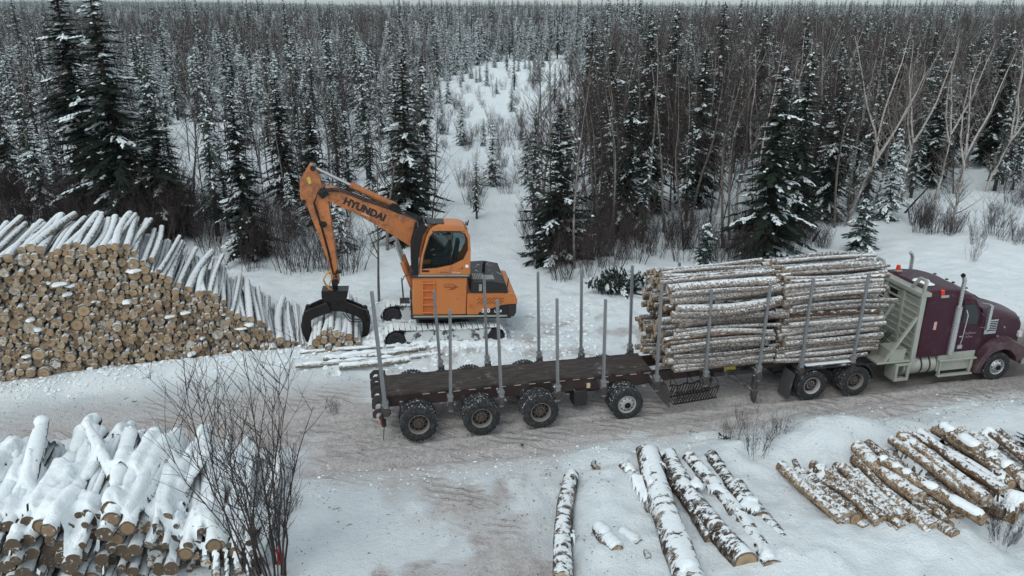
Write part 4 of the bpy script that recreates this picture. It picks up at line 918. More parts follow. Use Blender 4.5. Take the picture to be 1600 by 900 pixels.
b.tube([(.70, py, pz+.80), (.70, py, pz+.86), (.70, py, pz+.90), (.70, py, pz+.915)], [.094, .09, .06, .01], 14); b.box(.76, .88, py-.06, py+.06, pz+.80, pz+.815); b.build('cap', M['blackplain'], pe, .004)
for sg in (1, -1):
    b = MB(); c = Vector((1.19, py+sg*.32, pz+.17)); b.beam(c-Vector((.03, 0, 0)), c+Vector((.05, 0, 0)), .08, .03)
    for f_ in range(4): q = c+Vector((.05, (f_-1.5)*.02, .0)); b.tube([q, q+Vector((.035, 0, -.005)), q+Vector((.045, 0, -.035)), q+Vector((.02, 0, -.05))], [.010, .009, .008, .007], 6)
    q = c+Vector((.0, -sg*.04, 0)); b.tube([q, q+Vector((.03, -sg*.02, -.01)), q+Vector((.05, -sg*.005, -.03))], [.011, .010, .008], 6)
    b.build('hand', M['skin'], pe, .003)

# ------------------------------------------------------------------ logs
def log_mesh(name, seed, mats, L=4.0, r=.10, n=12, rings=7, crook=.03, taper=.12, knots=3, slant=0):
    rr = random.Random(seed); vs_ = []; fs = []; mi = []
    ph = rr.uniform(0, 6); cx = rr.uniform(-1, 1)*crook; cz = rr.uniform(-1, 1)*crook
    bump = [[rr.uniform(.93, 1.07) for _ in range(n)] for _ in range(rings)]
    for i in range(rings):
        u = i/(rings-1); rad = r*(1+taper*(.5-u)); ox = cx*math.sin(math.pi*u)*2; oz = cz*math.sin(math.pi*u)
        for j in range(n):
            a = 2*math.pi*j/n; k = rad*bump[i][j]*(1+.04*math.sin(2*a+ph))
            y = u*L
            if slant and i == rings-1: y += slant*math.sin(a)*r
            vs_.append((ox+k*math.cos(a), y, oz+k*math.sin(a)))
    for i in range(rings-1):
        for j in range(n): a = i*n+j; b_ = i*n+(j+1) % n; fs.append((a, a+n, b_+n, b_)); mi.append(0)
    fs.append(tuple(range(n))); mi.append(1); fs.append(tuple(range(rings*n-1, (rings-1)*n-1, -1))); mi.append(1)
    for _ in range(knots):           # stubs of cut limbs
        y = rr.uniform(.1, .9)*L; a = rr.uniform(0, 6.28); c = Vector((math.cos(a)*r*.9+cx*2*math.sin(math.pi*y/L), y, math.sin(a)*r*.9+cz*math.sin(math.pi*y/L)))
        d = Vector((math.cos(a), rr.uniform(.1, .8), math.sin(a))).normalized()*r*rr.uniform(.3, .6); t1 = Vector((-math.sin(a), 0, math.cos(a)))*r*.16; t2 = Vector((0, r*.16, 0)); b0 = len(vs_)
        vs_ += [tuple(c-t1-t2), tuple(c+t1-t2), tuple(c+t1+t2), tuple(c-t1+t2), tuple(c+d)]
        for f in ((0, 1, 4), (1, 2, 4), (2, 3, 4), (3, 0, 4)): fs.append(tuple(b0+x for x in f)); mi.append(0)
    me = bpy.data.meshes.new(name); me.from_pydata(vs_, [], fs)
    for m in mats: me.materials.append(m)
    me.polygons.foreach_set('material_index', mi); me.shade_smooth(); me.set_sharp_from_angle(angle=R(45)); return me
def cap_mesh(seed, L=4.0, r=.10, thick=.5, cover=.8, segs=26):
    """loose snow lying along the top of a log (same frame as log_mesh)"""
    rr = np.random.RandomState(seed); vs_ = []; fs = []; m = 9
    nz_ = np.convolve(rr.rand(segs+4), [.25, .5, .25], 'same')[2:-2]; w_ = np.clip((nz_-(1-cover)*.75)*5, 0, 1); w_[0] *= .5; w_[-1] *= .5
    for i in range(segs):
        u = i/(segs-1)*.99+.005; half = R(25+50*w_[i]*rr.uniform(.8, 1.1)); t = thick*r*w_[i]*(.7+.6*nz_[i])
        for j in range(m):
            v_ = j/(m-1)*2-1; a = R(90)+half*v_+rr.uniform(-.04, .04); k = r*1.0+t*(1-v_*v_)**.5 - (1-w_[i])*r*.3-abs(v_)**4*r*.08
            vs_.append((k*math.cos(a)*.98, u*L, k*math.sin(a)))
    for i in range(segs-1):
        for j in range(m-1): a = i*m+j; fs.append((a, a+1, a+m+1, a+m))
    me = bpy.data.meshes.new('snow_cap'); me.from_pydata(vs_, [], fs); me.materials.append(M['snow']); me.shade_smooth(); return me
def axis_matrix(p, d, sx, sy, sz, roll=0):
    d = Vector(d).normalized(); up = Vector((0, 0, 1)); x = d.cross(up).normalized(); z = x.cross(d)
    A = Matrix((x, d, z)).transposed().to_4x4(); A.translation = Vector(p)
    return A @ Matrix.Rotation(roll, 4, 'Y') @ Matrix.Diagonal((sx, sy, sz, 1))
def put_log(me, p, d, L, r, label, group=None, roll=0, name='log', cap=None):
    o = bpy.data.objects.new(name, me); COL.objects.link(o); o.matrix_world = axis_matrix(p, d, r/.10, L/4.0, r/.10, roll)
    tag(o, label, 'log', group)
    if cap is not None:
        c = bpy.data.objects.new('snow_cap', cap); COL.objects.link(c); c.parent = o; c.rotation_euler = (0, -roll, 0)
    return o
def pack(x0, x1, top, rad, nmax, seed, floor=0.0, walls=False, tries=70, init=None):
    """drop round sections one by one into the lowest free spot"""
    rr = np.random.RandomState(seed); C = np.zeros((0, 3)) if init is None else np.array(init); out = [] if init is None else [tuple(a) for a in init]; nmax += len(out)
    miss = 0
    while len(out) < nmax and miss < 25:
        r = rad(rr); lo, hi = (x0+r, x1-r) if walls else (x0, x1)
        xs = rr.uniform(lo, hi, tries); z = (floor(xs) if callable(floor) else np.full(tries, floor))+r
        if len(C):
            dx = np.abs(xs[:, None]-C[None, :, 0]); R_ = C[None, :, 2]+r
            zz = np.where(dx < R_, C[None, :, 1]+np.sqrt(np.maximum(R_**2-dx**2, 0)), -1e9).max(1); z = np.maximum(z, zz)
        t = top(xs); ok = z+r*.8 < t
        if not ok.any(): miss += 1; continue
        score = np.where(ok, z-.12*t, 1e9); i = int(score.argmin())
        out.append((xs[i], z[i], r)); C = np.array(out); miss = 0
    return out
LOGS = [log_mesh('log', i, [M['bark'], M['cut']], crook=.05) for i in range(10)]
LOADL = [log_mesh('log', 20+i, [M['bark_load'], M['cut']], crook=.065, knots=6) for i in range(8)]
HEAP = [log_mesh('log', 80+i, [M['bark_heap'], M['cut']], n=14, rings=9, knots=7, crook=.07) for i in range(6)]
BROWN = [log_mesh('log', 40+i, [M['bark_brown'], M['cut']]) for i in range(3)]
BIG = [log_mesh('log', 50+i, [M['bark_big'], M['cut']], n=20, rings=12, knots=8, crook=.05) for i in range(6)]
DARK = [log_mesh('log', 60+i, [M['bark_dark'], M['cut_brown']], n=16, rings=10, knots=8, crook=.12, taper=.3) for i in range(6)]
CAPS = [cap_mesh(i, thick=.55, cover=.9) for i in range(6)]; THIN = [cap_mesh(10+i, thick=.28, cover=.55) for i in range(5)]
rnd = random.Random(5)

# --- the long stack of roundwood on the left
prof = [(-2.5, 4.15), (-.6, 4.25), (.9, 4.35), (1.9, 4.45), (4.2, 4.35), (4.9, 3.75), (5.3, 3.05), (6.0, 2.75), (6.8, 2.25), (7.6, 1.45), (8.5, .75), (9.4, .42), (9.9, .2)]
px_, pz_ = np.array(prof).T
def top1(x): return np.interp(x, px_, pz_)+.10*np.sin(x*5.0)
def rad1(rr): return float(np.clip(rr.lognormal(math.log(.073), .38), .042, .19))
c1 = pack(-2.3, 9.8, lambda x: top1(x)-.20, rad1, 1500, 3); c1 = np.array(pack(-2.3, 8.8, lambda x: top1(x)+.06, lambda rr: float(rr.uniform(.075, .135)), 110, 4, init=c1))
print('stack logs', len(c1))
du = Vector((math.cos(P1a), math.sin(P1a), 0)); dv_ = Vector((-math.sin(P1a), math.cos(P1a), 0))
order = np.argsort(-c1[:, 2]); small = MB(); small_data = []
lowg = {}
pockets = []
for rank, k in enumerate(order):
    x, z, r = c1[k]; tp = top1(np.array([x]))[0]-z
    is_top = tp < r*3.2
    yaw = rnd.gauss(0, .022 if not is_top else .06); dip = rnd.gauss(0, .006)
    d = dv_+du*yaw+Vector((0, 0, dip)); off = rnd.gauss(0, .09)+(rnd.uniform(-.1, .25) if rnd.random() < .12 else 0)
    p = P1o+du*x+dv_*off; p = Vector((p.x, p.y, z+.05)); L = rnd.uniform(4.05, 4.35)
    me = LOGS[rnd.randrange(10)]; roll = rnd.uniform(0, 6.28)
    if rank < 80:
        o = put_log(me, p, d, L, r, ('snow-topped pale log lying on top of the long stack' if is_top else 'thick tan-ended log in the face of the long stack')+(', left part' if x < 2.2 else ', middle part' if x < 5.2 else ', right slope'), 'roundwood logs in the long stack on the left', roll)
    else: small_data.append((me, axis_matrix(p, d, r/.1, L/4, r/.1, roll)))
    if rnd.random() < .035 and z > .3: pockets.append((p+Vector((0, 0, r*.8))-dv_*.02, r))
def merge(name, data, label, cat=None, kind='stuff', mats=None):
    V_, F_, MI = [], [], []; base = 0
    for me, A in data:
        n_ = len(me.vertices); co = np.empty(n_*3, np.float32); me.vertices.foreach_get('co', co); co = co.reshape(-1, 3)
        Am = np.array(A); V_.append(co @ Am[:3, :3].T+Am[:3, 3])
        for p in me.polygons: F_.append(tuple(base+i for i in p.vertices)); MI.append(p.material_index)
        base += n_
    me2 = bpy.data.meshes.new(name); me2.from_pydata(np.concatenate(V_).tolist(), [], F_)
    for m in (mats or data[0][0].materials): me2.materials.append(m)
    me2.polygons.foreach_set('material_index', MI); me2.shade_smooth(); me2.set_sharp_from_angle(angle=R(45))
    o = bpy.data.objects.new(name, me2); COL.objects.link(o); return tag(o, label, cat, None, kind)
t = NT('cut_wood_mass'); vo = t.n('ShaderNodeTexVoronoi'); vo.inputs['Scale'].default_value = 7.5; t.l(t.coord('Object'), vo.inputs['Vector']); sp_ = t.n('ShaderNodeSeparateColor'); t.l(vo.outputs['Color'], sp_.inputs[0])
c = t.ramp(sp_.outputs[0], [(0, (.20, .135, .085)), (.3, (.36, .26, .16)), (.5, (.27, .19, .125)), (.75, (.40, .33, .25)), (.88, (.12, .08, .055)), (1, (.34, .23, .14))])
M['cut_mass'] = t.set(t.mix(t.math('MULTIPLY', t.step(t.noise(30, 3, .6, t.coord('Object')), .55, .65), .5), c, (.14, .09, .05)), .85, 0, None, .01, .15)
if small_data: merge('stacked_logs', small_data, 'thinner roundwood packed between the thick logs of the long stack', 'logs', mats=[M['bark'], M['cut_mass']])
def blob(seed, n=2):
    bm = bmesh.new(); bmesh.ops.create_icosphere(bm, subdivisions=n, radius=1)
    rr = random.Random(seed)
    for v_ in bm.verts:
        k = 1+.25*math.sin(v_.co.x*3+seed)*math.cos(v_.co.y*4+seed*2)+rr.uniform(-.06, .06); v_.co *= k
        if v_.co.z < -.2: v_.co.z = -.2
    me = bpy.data.meshes.new('b'); bm.to_mesh(me); bm.free(); me.materials.append(M['snow']); return me
BLOBS = [blob(i) for i in range(6)]
merge('snow_pockets', [(BLOBS[rnd.randrange(6)], Matrix.Translation(p) @ Matrix.Rotation(P1a, 4, 'Z') @ Matrix.Diagonal((rnd.uniform(.08, .26), rnd.uniform(.10, .3), rnd.uniform(.03, .09), 1))) for p, r in pockets], 'pockets of snow caught between the log ends of the long stack')

# --- bundle gripped by the grapple
def top2(x): return .14+.95*np.sqrt(np.maximum(0, 1-(x/.92)**2))*np.where(x > 0, .92, 1.0)
c2 = pack(-.86, .86, top2, lambda rr: float(rr.uniform(.08, .16)), 44, 8, floor=lambda x: .10+.18*x*x, tries=90)
a2 = R(9); d2 = Vector((-math.sin(a2), math.cos(a2), 0)); s2 = Vector((math.cos(a2), math.sin(a2), 0))
for x, z, r in c2:
    p = Vector((-6.10, 24.75, 0))+s2*x+d2*rnd.gauss(0, .10); p.z = z; jj = rnd.gauss(0, .02)+.10*max(0, x-.3)
    put_log(LOGS[rnd.randrange(10)], p, d2-s2*jj+Vector((0, 0, rnd.uniform(0, .01))), rnd.uniform(3.9, 4.2), r, 'pale log gripped in the black grapple beside the end of the stack', 'logs gripped in the grapple', rnd.uniform(0, 6))
# --- loose poles by the tracks
for k, (a, b_, r, lab) in enumerate([((470, 556), (622, 547), .07, 'thin snowy pole lying just in front of the grapple bundle'), ((505, 563), (665, 548), .11, 'thickest pole on the snow, ending at the left track'), ((462, 571), (612, 561), .08, 'long thin snow-dusted pole nearest the stack end'),
        ((530, 574), (640, 566), .10, 'short pale log lying nearest the rear of the trailer'), ((500, 548), (600, 543), .06, 'thin pole tight under the grapple tines'), ((605, 566), (690, 556), .07, 'pole lying behind the trailer deck beside the tracks')]):
    p, q = at(*a, r+.12), at(*b_, r+.14); p.z += gz(p.x, p.y)*.4; q.z += gz(q.x, q.y)*.4
    put_log(LOGS[k], p, q-p, (q-p).length, r, lab, None, rnd.uniform(0, 6), cap=THIN[k % 5])
# --- the two bundles on the truck
def visible(cc, el=R(25)):
    """which sections of a bundle show from the road side and above"""
    o_ = sorted(range(len(cc)), key=lambda i: cc[i][0]*math.cos(el)-cc[i][1]*math.sin(el)); cov = np.zeros(900, bool); vis = {}
    for i in o_:
        v_ = cc[i][1]*math.cos(el)+cc[i][0]*math.sin(el); a_ = int((v_-cc[i][2])*150); b_ = int((v_+cc[i][2])*150); vis[i] = (~cov[a_:b_]).sum()/150; cov[a_:b_] = True
    return vis
def on_load(sA, LL, top, n, seed, nmax, label, group, slab):
    cc = pack(.17, 2.33, top, lambda rr: float(np.clip(rr.lognormal(math.log(.076), .30), .045, .14)), n, seed, floor=1.26, walls=True, tries=80)
    vis = visible(cc); keep = set(sorted(vis, key=lambda i: -vis[i])[:nmax]); rest = []
    print('load', len(cc), len(keep))
    for i, (x, z, r) in enumerate(cc):
        st = sA+max(-.35, min(.35, rnd.gauss(0, .18))); p = tr_w(st, x, z); yaw = rnd.gauss(0, .018); dx = Vector((math.cos(TRa+yaw), math.sin(TRa+yaw), rnd.gauss(.004, .018)))
        ms = BROWN[rnd.randrange(3)] if rnd.random() < .10 else LOADL[rnd.randrange(8)]; roll = rnd.uniform(0, 6); L = LL*rnd.uniform(.93, 1.04)
        if i in keep: put_log(ms, p, dx, L, r, label+(', top layer' if z > 3.3 else ', upper half' if z > 2.5 else ', lower half' if z > 1.7 else ', bottom layer'), group, roll)
        else: rest.append((ms, axis_matrix(p, dx, r/.1, L/4, r/.1, roll)))
    merge('loaded_logs', rest, slab, 'logs', mats=[M['bark_load'], M['cut_mass']])
on_load(7.38, 3.30, lambda x: 3.70+.42*np.sin(np.clip((x-.1)/2.3, 0, 1)*math.pi), 330, 11, 42, 'snow-dusted log in the rear bundle next to the bare deck', 'logs of the rear bundle on the trailer', 'logs deeper inside the rear bundle on the trailer')
on_load(10.95, 3.35, lambda x: 3.72+.50*np.sin(np.clip((x-.1)/2.3, 0, 1)*math.pi), 330, 12, 36, 'snow-dusted log in the front bundle between the headache rack and the rear bundle', 'logs of the front bundle behind the headache rack', 'logs deeper inside the front bundle')

# --- snow blanket draped over a set of logs
def drape(name, logs, x0, x1, y0, y1, thick, seed, label, cut=.35, blur=3, st=.05, drop=.0, side=None):
    xs = np.arange(x0, x1, st); ys = np.arange(y0, y1, st); XX, YY = np.meshgrid(xs, ys)
    Hh = gh(XX, YY)-.05; G0 = Hh.copy()
    for p, q, r in logs:
        ex_, ey_ = q.x-p.x, q.y-p.y; l2 = ex_*ex_+ey_*ey_; t_ = ((XX-p.x)*ex_+(YY-p.y)*ey_)/l2; tt = np.clip(t_, 0, 1)
        d_ = np.hypot(XX-p.x-tt*ex_, YY-p.y-tt*ey_); z_ = p.z+(q.z-p.z)*tt
        Hh = np.maximum(Hh, np.where((d_ < r) & (t_ > .01) & (t_ < .995), z_+np.sqrt(np.maximum(r*r-d_*d_, 0)), -9))
    Bl = Hh.copy()
    for _ in range(blur):
        Pd = np.pad(Bl, 1, mode='edge'); Bl = (Pd[:-2, 1:-1]+Pd[2:, 1:-1]+Pd[1:-1, :-2]+Pd[1:-1, 2:]+2*Bl)/6
    on = sm(.02, .25, Hh-G0)
    mk = sm(cut, cut+.14, fbm(XX*1.3, YY*1.3, seed))
    S = .40*Hh+.60*Bl+thick*mk*(.5+.9*fbm(XX*2.5, YY*2.5, seed+9, 3))-(1-mk)*.10
    S = np.where(Hh-G0 > .05, S, G0-.05)
    keep = (S > Hh-.035) & (Hh-G0 > .05)
    ii = np.arange(XX.size).reshape(XX.shape); q = np.stack([ii[:-1, :-1], ii[:-1, 1:], ii[1:, 1:], ii[1:, :-1]], -1).reshape(-1, 4)
    kq = (keep[:-1, :-1].astype(int)+keep[:-1, 1:]+keep[1:, 1:]+keep[1:, :-1]).ravel() >= 3
    zr = np.stack([S[:-1, :-1], S[:-1, 1:], S[1:, 1:], S[1:, :-1]]); kq &= ((zr.max(0)-zr.min(0)) < .34).ravel()
    q = q[kq]; u, inv = np.unique(q, return_inverse=True); inv = inv.reshape(q.shape)
    PV = np.stack([XX, YY, S], -1).reshape(-1, 3)[u]
    me = bpy.data.meshes.new(name); me.from_pydata(PV.tolist(), [], inv.tolist()); me.materials.append(M['snow']); me.shade_smooth()
    o = bpy.data.objects.new(name, me); COL.objects.link(o); return tag(o, label, None, None, 'stuff')

# --- snow-buried pile at the lower left
a3 = R(14); s3 = Vector((math.cos(a3), math.sin(a3), 0)); d3 = Vector((-math.sin(a3), math.cos(a3), 0)); o3 = Vector((-11.1, 12.7, 0))
def top3(x): return np.interp(x, [-2.5, 0, 1.6, 3.0, 4.2, 5.2, 6.2, 6.9], [1.75, 1.95, 2.1, 1.95, 1.35, .9, .6, .3])
c3 = pack(-2.2, 5.9, top3, lambda rr: float(rr.uniform(.09, .165)) if rr.rand() < .6 else float(rr.uniform(.045, .09)), 240, 21, floor=.0, tries=60)
print('left pile', len(c3)); dl = []; hid = []
for x, z, r in c3:
    ist = top3(np.array([x]))[0]-z < r*2.6
    yaw = rnd.gauss(0, .11 if ist else .05)+(.0); d = d3+s3*yaw+Vector((0, 0, rnd.gauss(0, .02))); L = rnd.uniform(3.2, 4.1); off = rnd.gauss(0, .20)
    p = o3+s3*(x-yaw*L*.5)+d3*off; p.z = z
    if not ((ist and r > .075) or r > .15): hid.append((DARK[rnd.randrange(6)], axis_matrix(p, d, r/.1, L/4, r/.1, rnd.uniform(0, 6)))); dl.append((p, p+d.normalized()*L, r)); continue
    put_log(DARK[rnd.randrange(6)], p, d, L, r, 'log of the snow-buried pile at lower left, '+('left part' if x < 1 else 'middle part' if x < 3.5 else 'right part')+(', top layer' if ist else ', below the top layer'), 'logs of the snow-buried pile at lower left', rnd.uniform(0, 6), cap=CAPS[rnd.randrange(6)] if r > .09 and rnd.random() < .8 else None)
    dl.append((p, p+d.normalized()*L, r))
for (a, za, b_, zb, r, lab) in [((232, 852), .95, (328, 704), 1.55, .10, 'thin snow-capped log leaning up across the right end of the snow-buried pile'), ((175, 745), 1.75, (133, 660), 2.3, .10, 'short dark branch stub poking out of the snow on the lower left pile'), ((40, 775), 1.7, (68, 655), 2.35, .15, 'stout snow-capped log end standing highest at the back of the lower left pile')]:
    p, q = at(*a, za), at(*b_, zb); put_log(DARK[1], p, q-p, (q-p).length, r, lab, None, 0, cap=CAPS[2]); dl.append((p, q, r))
merge('piled_logs', hid, 'thin dark logs between the thick ones of the snow-buried pile at lower left', 'logs')
# big ends of the top row
for k, (fx, fy, z, r, bx, by, lab) in enumerate([(72, 792, 1.62, .17, 150, 655, 'thick log with a bright tan end, upper left of the snow-buried pile'), (205, 806, 1.55, .17, 262, 690, 'log with a big half-white snowy cut end on the lower left pile'), (224, 801, 1.2, .13, 268, 700, 'log with a round ringed end right of the half-white one'), (290, 866, .75, .14, 335, 745, 'log with a tan end low at the right side of the snow-buried pile')]):
    p, q = at(fx, fy, z), at(bx, by, z+.05); put_log(DARK[k], p, q-p, (q-p).length, r, lab, None, k, cap=CAPS[k]); dl.append((p, q, r))
for k, (fx, fy, z, r, bx, by) in enumerate([(338, 900, .35, .085, 345, 752), (356, 905, .30, .06, 352, 770), (372, 893, .25, .09, 368, 775), (322, 880, .45, .10, 326, 745), (390, 900, .2, .06, 384, 800), (306, 870, .6, .08, 312, 735)]):
    p, q = at(fx, fy, z), at(bx, by, z+.25); put_log(BIG[k], p, q-p, (q-p).length, r, 'thin grey stem at the right flank of the snow-buried pile', 'thin stems at the right flank of the snow-buried pile', k); dl.append((p, q, r))
drape('snow_blanket', dl, -15.5, -3.8, 11.0, 19.5, .20, 131, 'thick snow draped over the lower left log pile', cut=.41, blur=7)

# --- big birch logs lying half sunk in the snow
HL = []
bigs = [((893, 742), (880, 905), .12, .18, 'straight dark-barked log half sunk in snow, farthest left of the lying logs'),
        ((1010, 700), (1086, 925), .44, .285, 'thickest lying log with mottled bark and a pale slanted cut at its far end'),
        ((976, 727), (1022, 800), .22, .15, 'short dark log half hidden behind the thickest lying log'),
        ((1044, 714), (1166, 880), .32, .24, 'long snowy log with a white round end, right of the thickest one'),
        ((1050, 748), (1116, 845), .24, .18, 'shorter log with a pale round end tucked between two longer ones'),
        ((1076, 716), (1206, 888), .26, .185, 'slim mottled log just right of the long one with the white round end'),
        ((1110, 712), (1188, 812), .24, .175, 'snow-covered log whose dark far end pokes out beside the road bank'),
        ((1152, 758), (1258, 880), .22, .18, 'rightmost lying log with a snow-packed near end and dark patches'),
        ((1066, 742), (1140, 862), .12, .13, 'log half buried under the long one with the white round end'),
        ((1098, 722), (1160, 806), .12, .12, 'log sunk low between the two slim mottled ones'),
        ((1132, 775), (1196, 880), .32, .045, 'thin bare brown pole lying across the big birch logs')]
for k, (a, b_, z, r, lab) in enumerate(bigs):
    p, q = at(*b_, z+.13), at(*a, z+.13)
    me = BIG[k % 6]
    if k == 1: me = log_mesh('log', 77, [M['bark_big'], M['cut']], n=20, rings=12, knots=5, slant=-2.2)
    if k == 10: me = BROWN[0]
    r *= 1.12
    o = put_log(me, p, q-p, (q-p).length, r, lab, None, 0 if k == 1 else rnd.uniform(0, 6), cap=None)
    HL.append((p, q, r))
for k, (a, b_, z, r, lab) in enumerate([((934, 826), (964, 862), .20, .155, 'snow-capped log stub with a bright ringed tan end'), ((990, 846), (1000, 852), .16, .13, 'stub with a half-moon cut end showing above the snow'), ((1008, 872), (1014, 888), .14, .085, 'smallest log stub with a dark tan end at the bottom edge'),
        ((928, 722), (934, 732), .22, .07, 'splinter of dark wood standing in the snow by the road')]):
    p, q = at(*b_, z+.08), at(*a, z+.06); q = p+(q-p).normalized()*max(.6, (q-p).length) if k < 3 else q
    put_log(BIG[k], p, q-p, (q-p).length, r, lab, None, k, cap=CAPS[k] if k < 2 else None); HL.append((p, q, r))
drape('snow_blanket', HL, .6, 8.6, 12.2, 19.4, .07, 171, 'patchy snow lying on and between the big birch logs', cut=.56, blur=5)

# --- the brown and white pile at the lower right
HB = []
pl = [((1220, 727), (1325, 820), .20, .135, 0), ((1262, 742), (1352, 812), .18, .10, 0), ((1285, 732), (1380, 800), .24, .105, 1), ((1292, 735), (1372, 815), .16, .08, 2), ((1315, 730), (1402, 812), .30, .125, 1),
      ((1335, 717), (1430, 816), .30, .125, 1), ((1340, 698), (1438, 780), .46, .185, 0), ((1355, 692), (1485, 792), .42, .115, 0), ((1375, 718), (1537, 812), .66, .125, 0), ((1393, 687), (1532, 787), .48, .125, 0),
      ((1408, 680), (1542, 782), .66, .15, 1), ((1420, 678), (1562, 756), .60, .11, 2), ((1437, 675), (1568, 766), .72, .11, 2), ((1460, 671), (1580, 758), .62, .12, 1), ((1470, 668), (1592, 744), .70, .16, 0),
      ((1500, 672), (1600, 735), .50, .12, 0), ((1522, 680), (1606, 757), .66, .15, 1), ((1540, 672), (1612, 725), .80, .10, 2), ((1560, 675), (1630, 730), .62, .12, 0),
      ((1440, 805), (1493, 838), .30, .13, 0), ((1375, 815), (1425, 846), .16, .10, 1), ((1400, 790), (1450, 838), .22, .12, 0), ((1385, 770), (1458, 824), .38, .12, 1), ((1430, 770), (1480, 804), .30, .12, 0), ((1440, 765), (1500, 812), .26, .09, 0),
      ((1470, 775), (1520, 815), .18, .10, 0), ((1480, 765), (1567, 800), .26, .14, 1), ((1500, 770), (1590, 806), .20, .19, 0), ((1520, 760), (1612, 790), .36, .15, 1), ((1455, 735), (1535, 775), .30, .12, 0), ((1350, 715), (1420, 770), .14, .12, 0), ((1480, 720), (1575, 780), .30, .14, 0), ((1540, 730), (1620, 775), .30, .14, 1)]
named = {6: 'thickest log of the lower right pile with its knotty round end in the middle', 8: 'snow-white log lying diagonally on top of the lower right pile', 12: 'reddish brown log along the top of the lower right pile', 0: 'mossy snow-flecked log at the left edge of the lower right pile', 27: 'log with a big whitish end low at the right of the lower right pile', 19: 'log with a yellowish split end at the front of the lower right pile', 3: 'barkless brown pole low at the left of the lower right pile'}
pl += [((1240, 722), (1300, 775), .12, .10, 1), ((1250, 752), (1318, 812), .30, .09, 0), ((1270, 726), (1345, 790), .26, .13, 0), ((1300, 722), (1390, 792), .14, .12, 1), ((1325, 745), (1395, 812), .14, .10, 2), ((1345, 735), (1412, 800), .14, .11, 0), ((1365, 752), (1440, 828), .14, .12, 1), ((1420, 715), (1500, 775), .30, .12, 1), ((1445, 700), (1540, 765), .40, .12, 2), ((1480, 700), (1580, 770), .42, .13, 1), ((1510, 700), (1610, 765), .45, .14, 0), ((1500, 740), (1560, 790), .2, .12, 2), ((1545, 750), (1620, 800), .22, .15, 1), ((1410, 750), (1470, 800), .18, .11, 1), ((1560, 690), (1640, 745), .60, .13, 1)]
rq = random.Random(44)
FARL = [(1222, 728), (1262, 738), (1300, 728), (1340, 702), (1395, 684), (1450, 674), (1525, 676), (1590, 684)]; NEARL = [(1325, 822), (1372, 828), (1432, 838), (1496, 838), (1545, 812), (1600, 805), (1640, 780), (1670, 760)]
def along(P, t_):
    k_ = min(int(t_*(len(P)-1)), len(P)-2); f_ = t_*(len(P)-1)-k_; return P[k_][0]*(1-f_)+P[k_+1][0]*f_, P[k_][1]*(1-f_)+P[k_+1][1]*f_
for nl, zl, ga, gb in ((30, .20, .0, .0), (24, .42, .12, .14)):
    for i in range(nl):
        t_ = min(1, max(0, (i+rq.uniform(-.3, .3))/nl)); fa, na = along(FARL, t_), along(NEARL, min(1, max(0, t_+rq.uniform(-.03, .03)))); u0, u1 = ga+rq.uniform(0, .10), gb+rq.uniform(-.04, .12)
        pl.append(((fa[0]+(na[0]-fa[0])*u0, fa[1]+(na[1]-fa[1])*u0), (na[0]-(na[0]-fa[0])*u1, na[1]-(na[1]-fa[1])*u1), zl+rq.uniform(-.04, .05), rq.uniform(.085, .135), rq.choice((0, 1, 1, 1, 2))))
for _ in range(0):
    (ax, ay), (bx_, by_), z, r, kd = rq.choice(pl[4:33]); dx_, dy_ = rq.uniform(-18, 22), rq.uniform(-4, 22); t_ = rq.uniform(-14, 14); pl.append(((ax+dx_, ay+dy_), (bx_+dx_+t_, by_+dy_+rq.uniform(-12, 6)), max(.24, z-rq.uniform(.02, .2)), rq.uniform(.07, .14), rq.choice((0, 1, 1, 2))))
for k, (a, b_, z, r, kind) in enumerate(pl):
    r *= 1.12; lift = .12 if k < 33 else 0; p, q = at(*b_, z+.15+lift), at(*a, z+.17+lift)
    me = (HEAP[k % 6], HEAP[(k*3+1) % 6], BROWN[k % 3])[kind]
    put_log(me, p, q-p, (q-p).length, r, named.get(k, 'mottled birch log in the loose pile at lower right, '+('left part' if a[0] < 1330 else 'middle part' if a[0] < 1440 else 'right part')), None if k in named else 'birch logs in the loose pile at lower right', rnd.uniform(0, 6), cap=THIN[k % 5] if k in (8, 14) else None)
    HB.append((p, q, r))
drape('snow_blanket', HB, 6.0, 16.5, 13.2, 21.5, .07, 191, 'thin patches of snow on the lower right log pile', cut=.60, blur=3)
# red paint marks
b = MB(); c = at(1414, 791, .56); b.add([tuple(c+Vector((.055*math.cos(t), .02*math.sin(t), .06*math.sin(t)))) for t in np.linspace(0, 5.8, 9)], [tuple(range(9))])
o = b.build('paint_mark', plain('red_paint_mark', (.45, .02, .02), .5), None, fix=False); tag(o, 'red paint mark on a log of the lower right pile', 'paint mark')

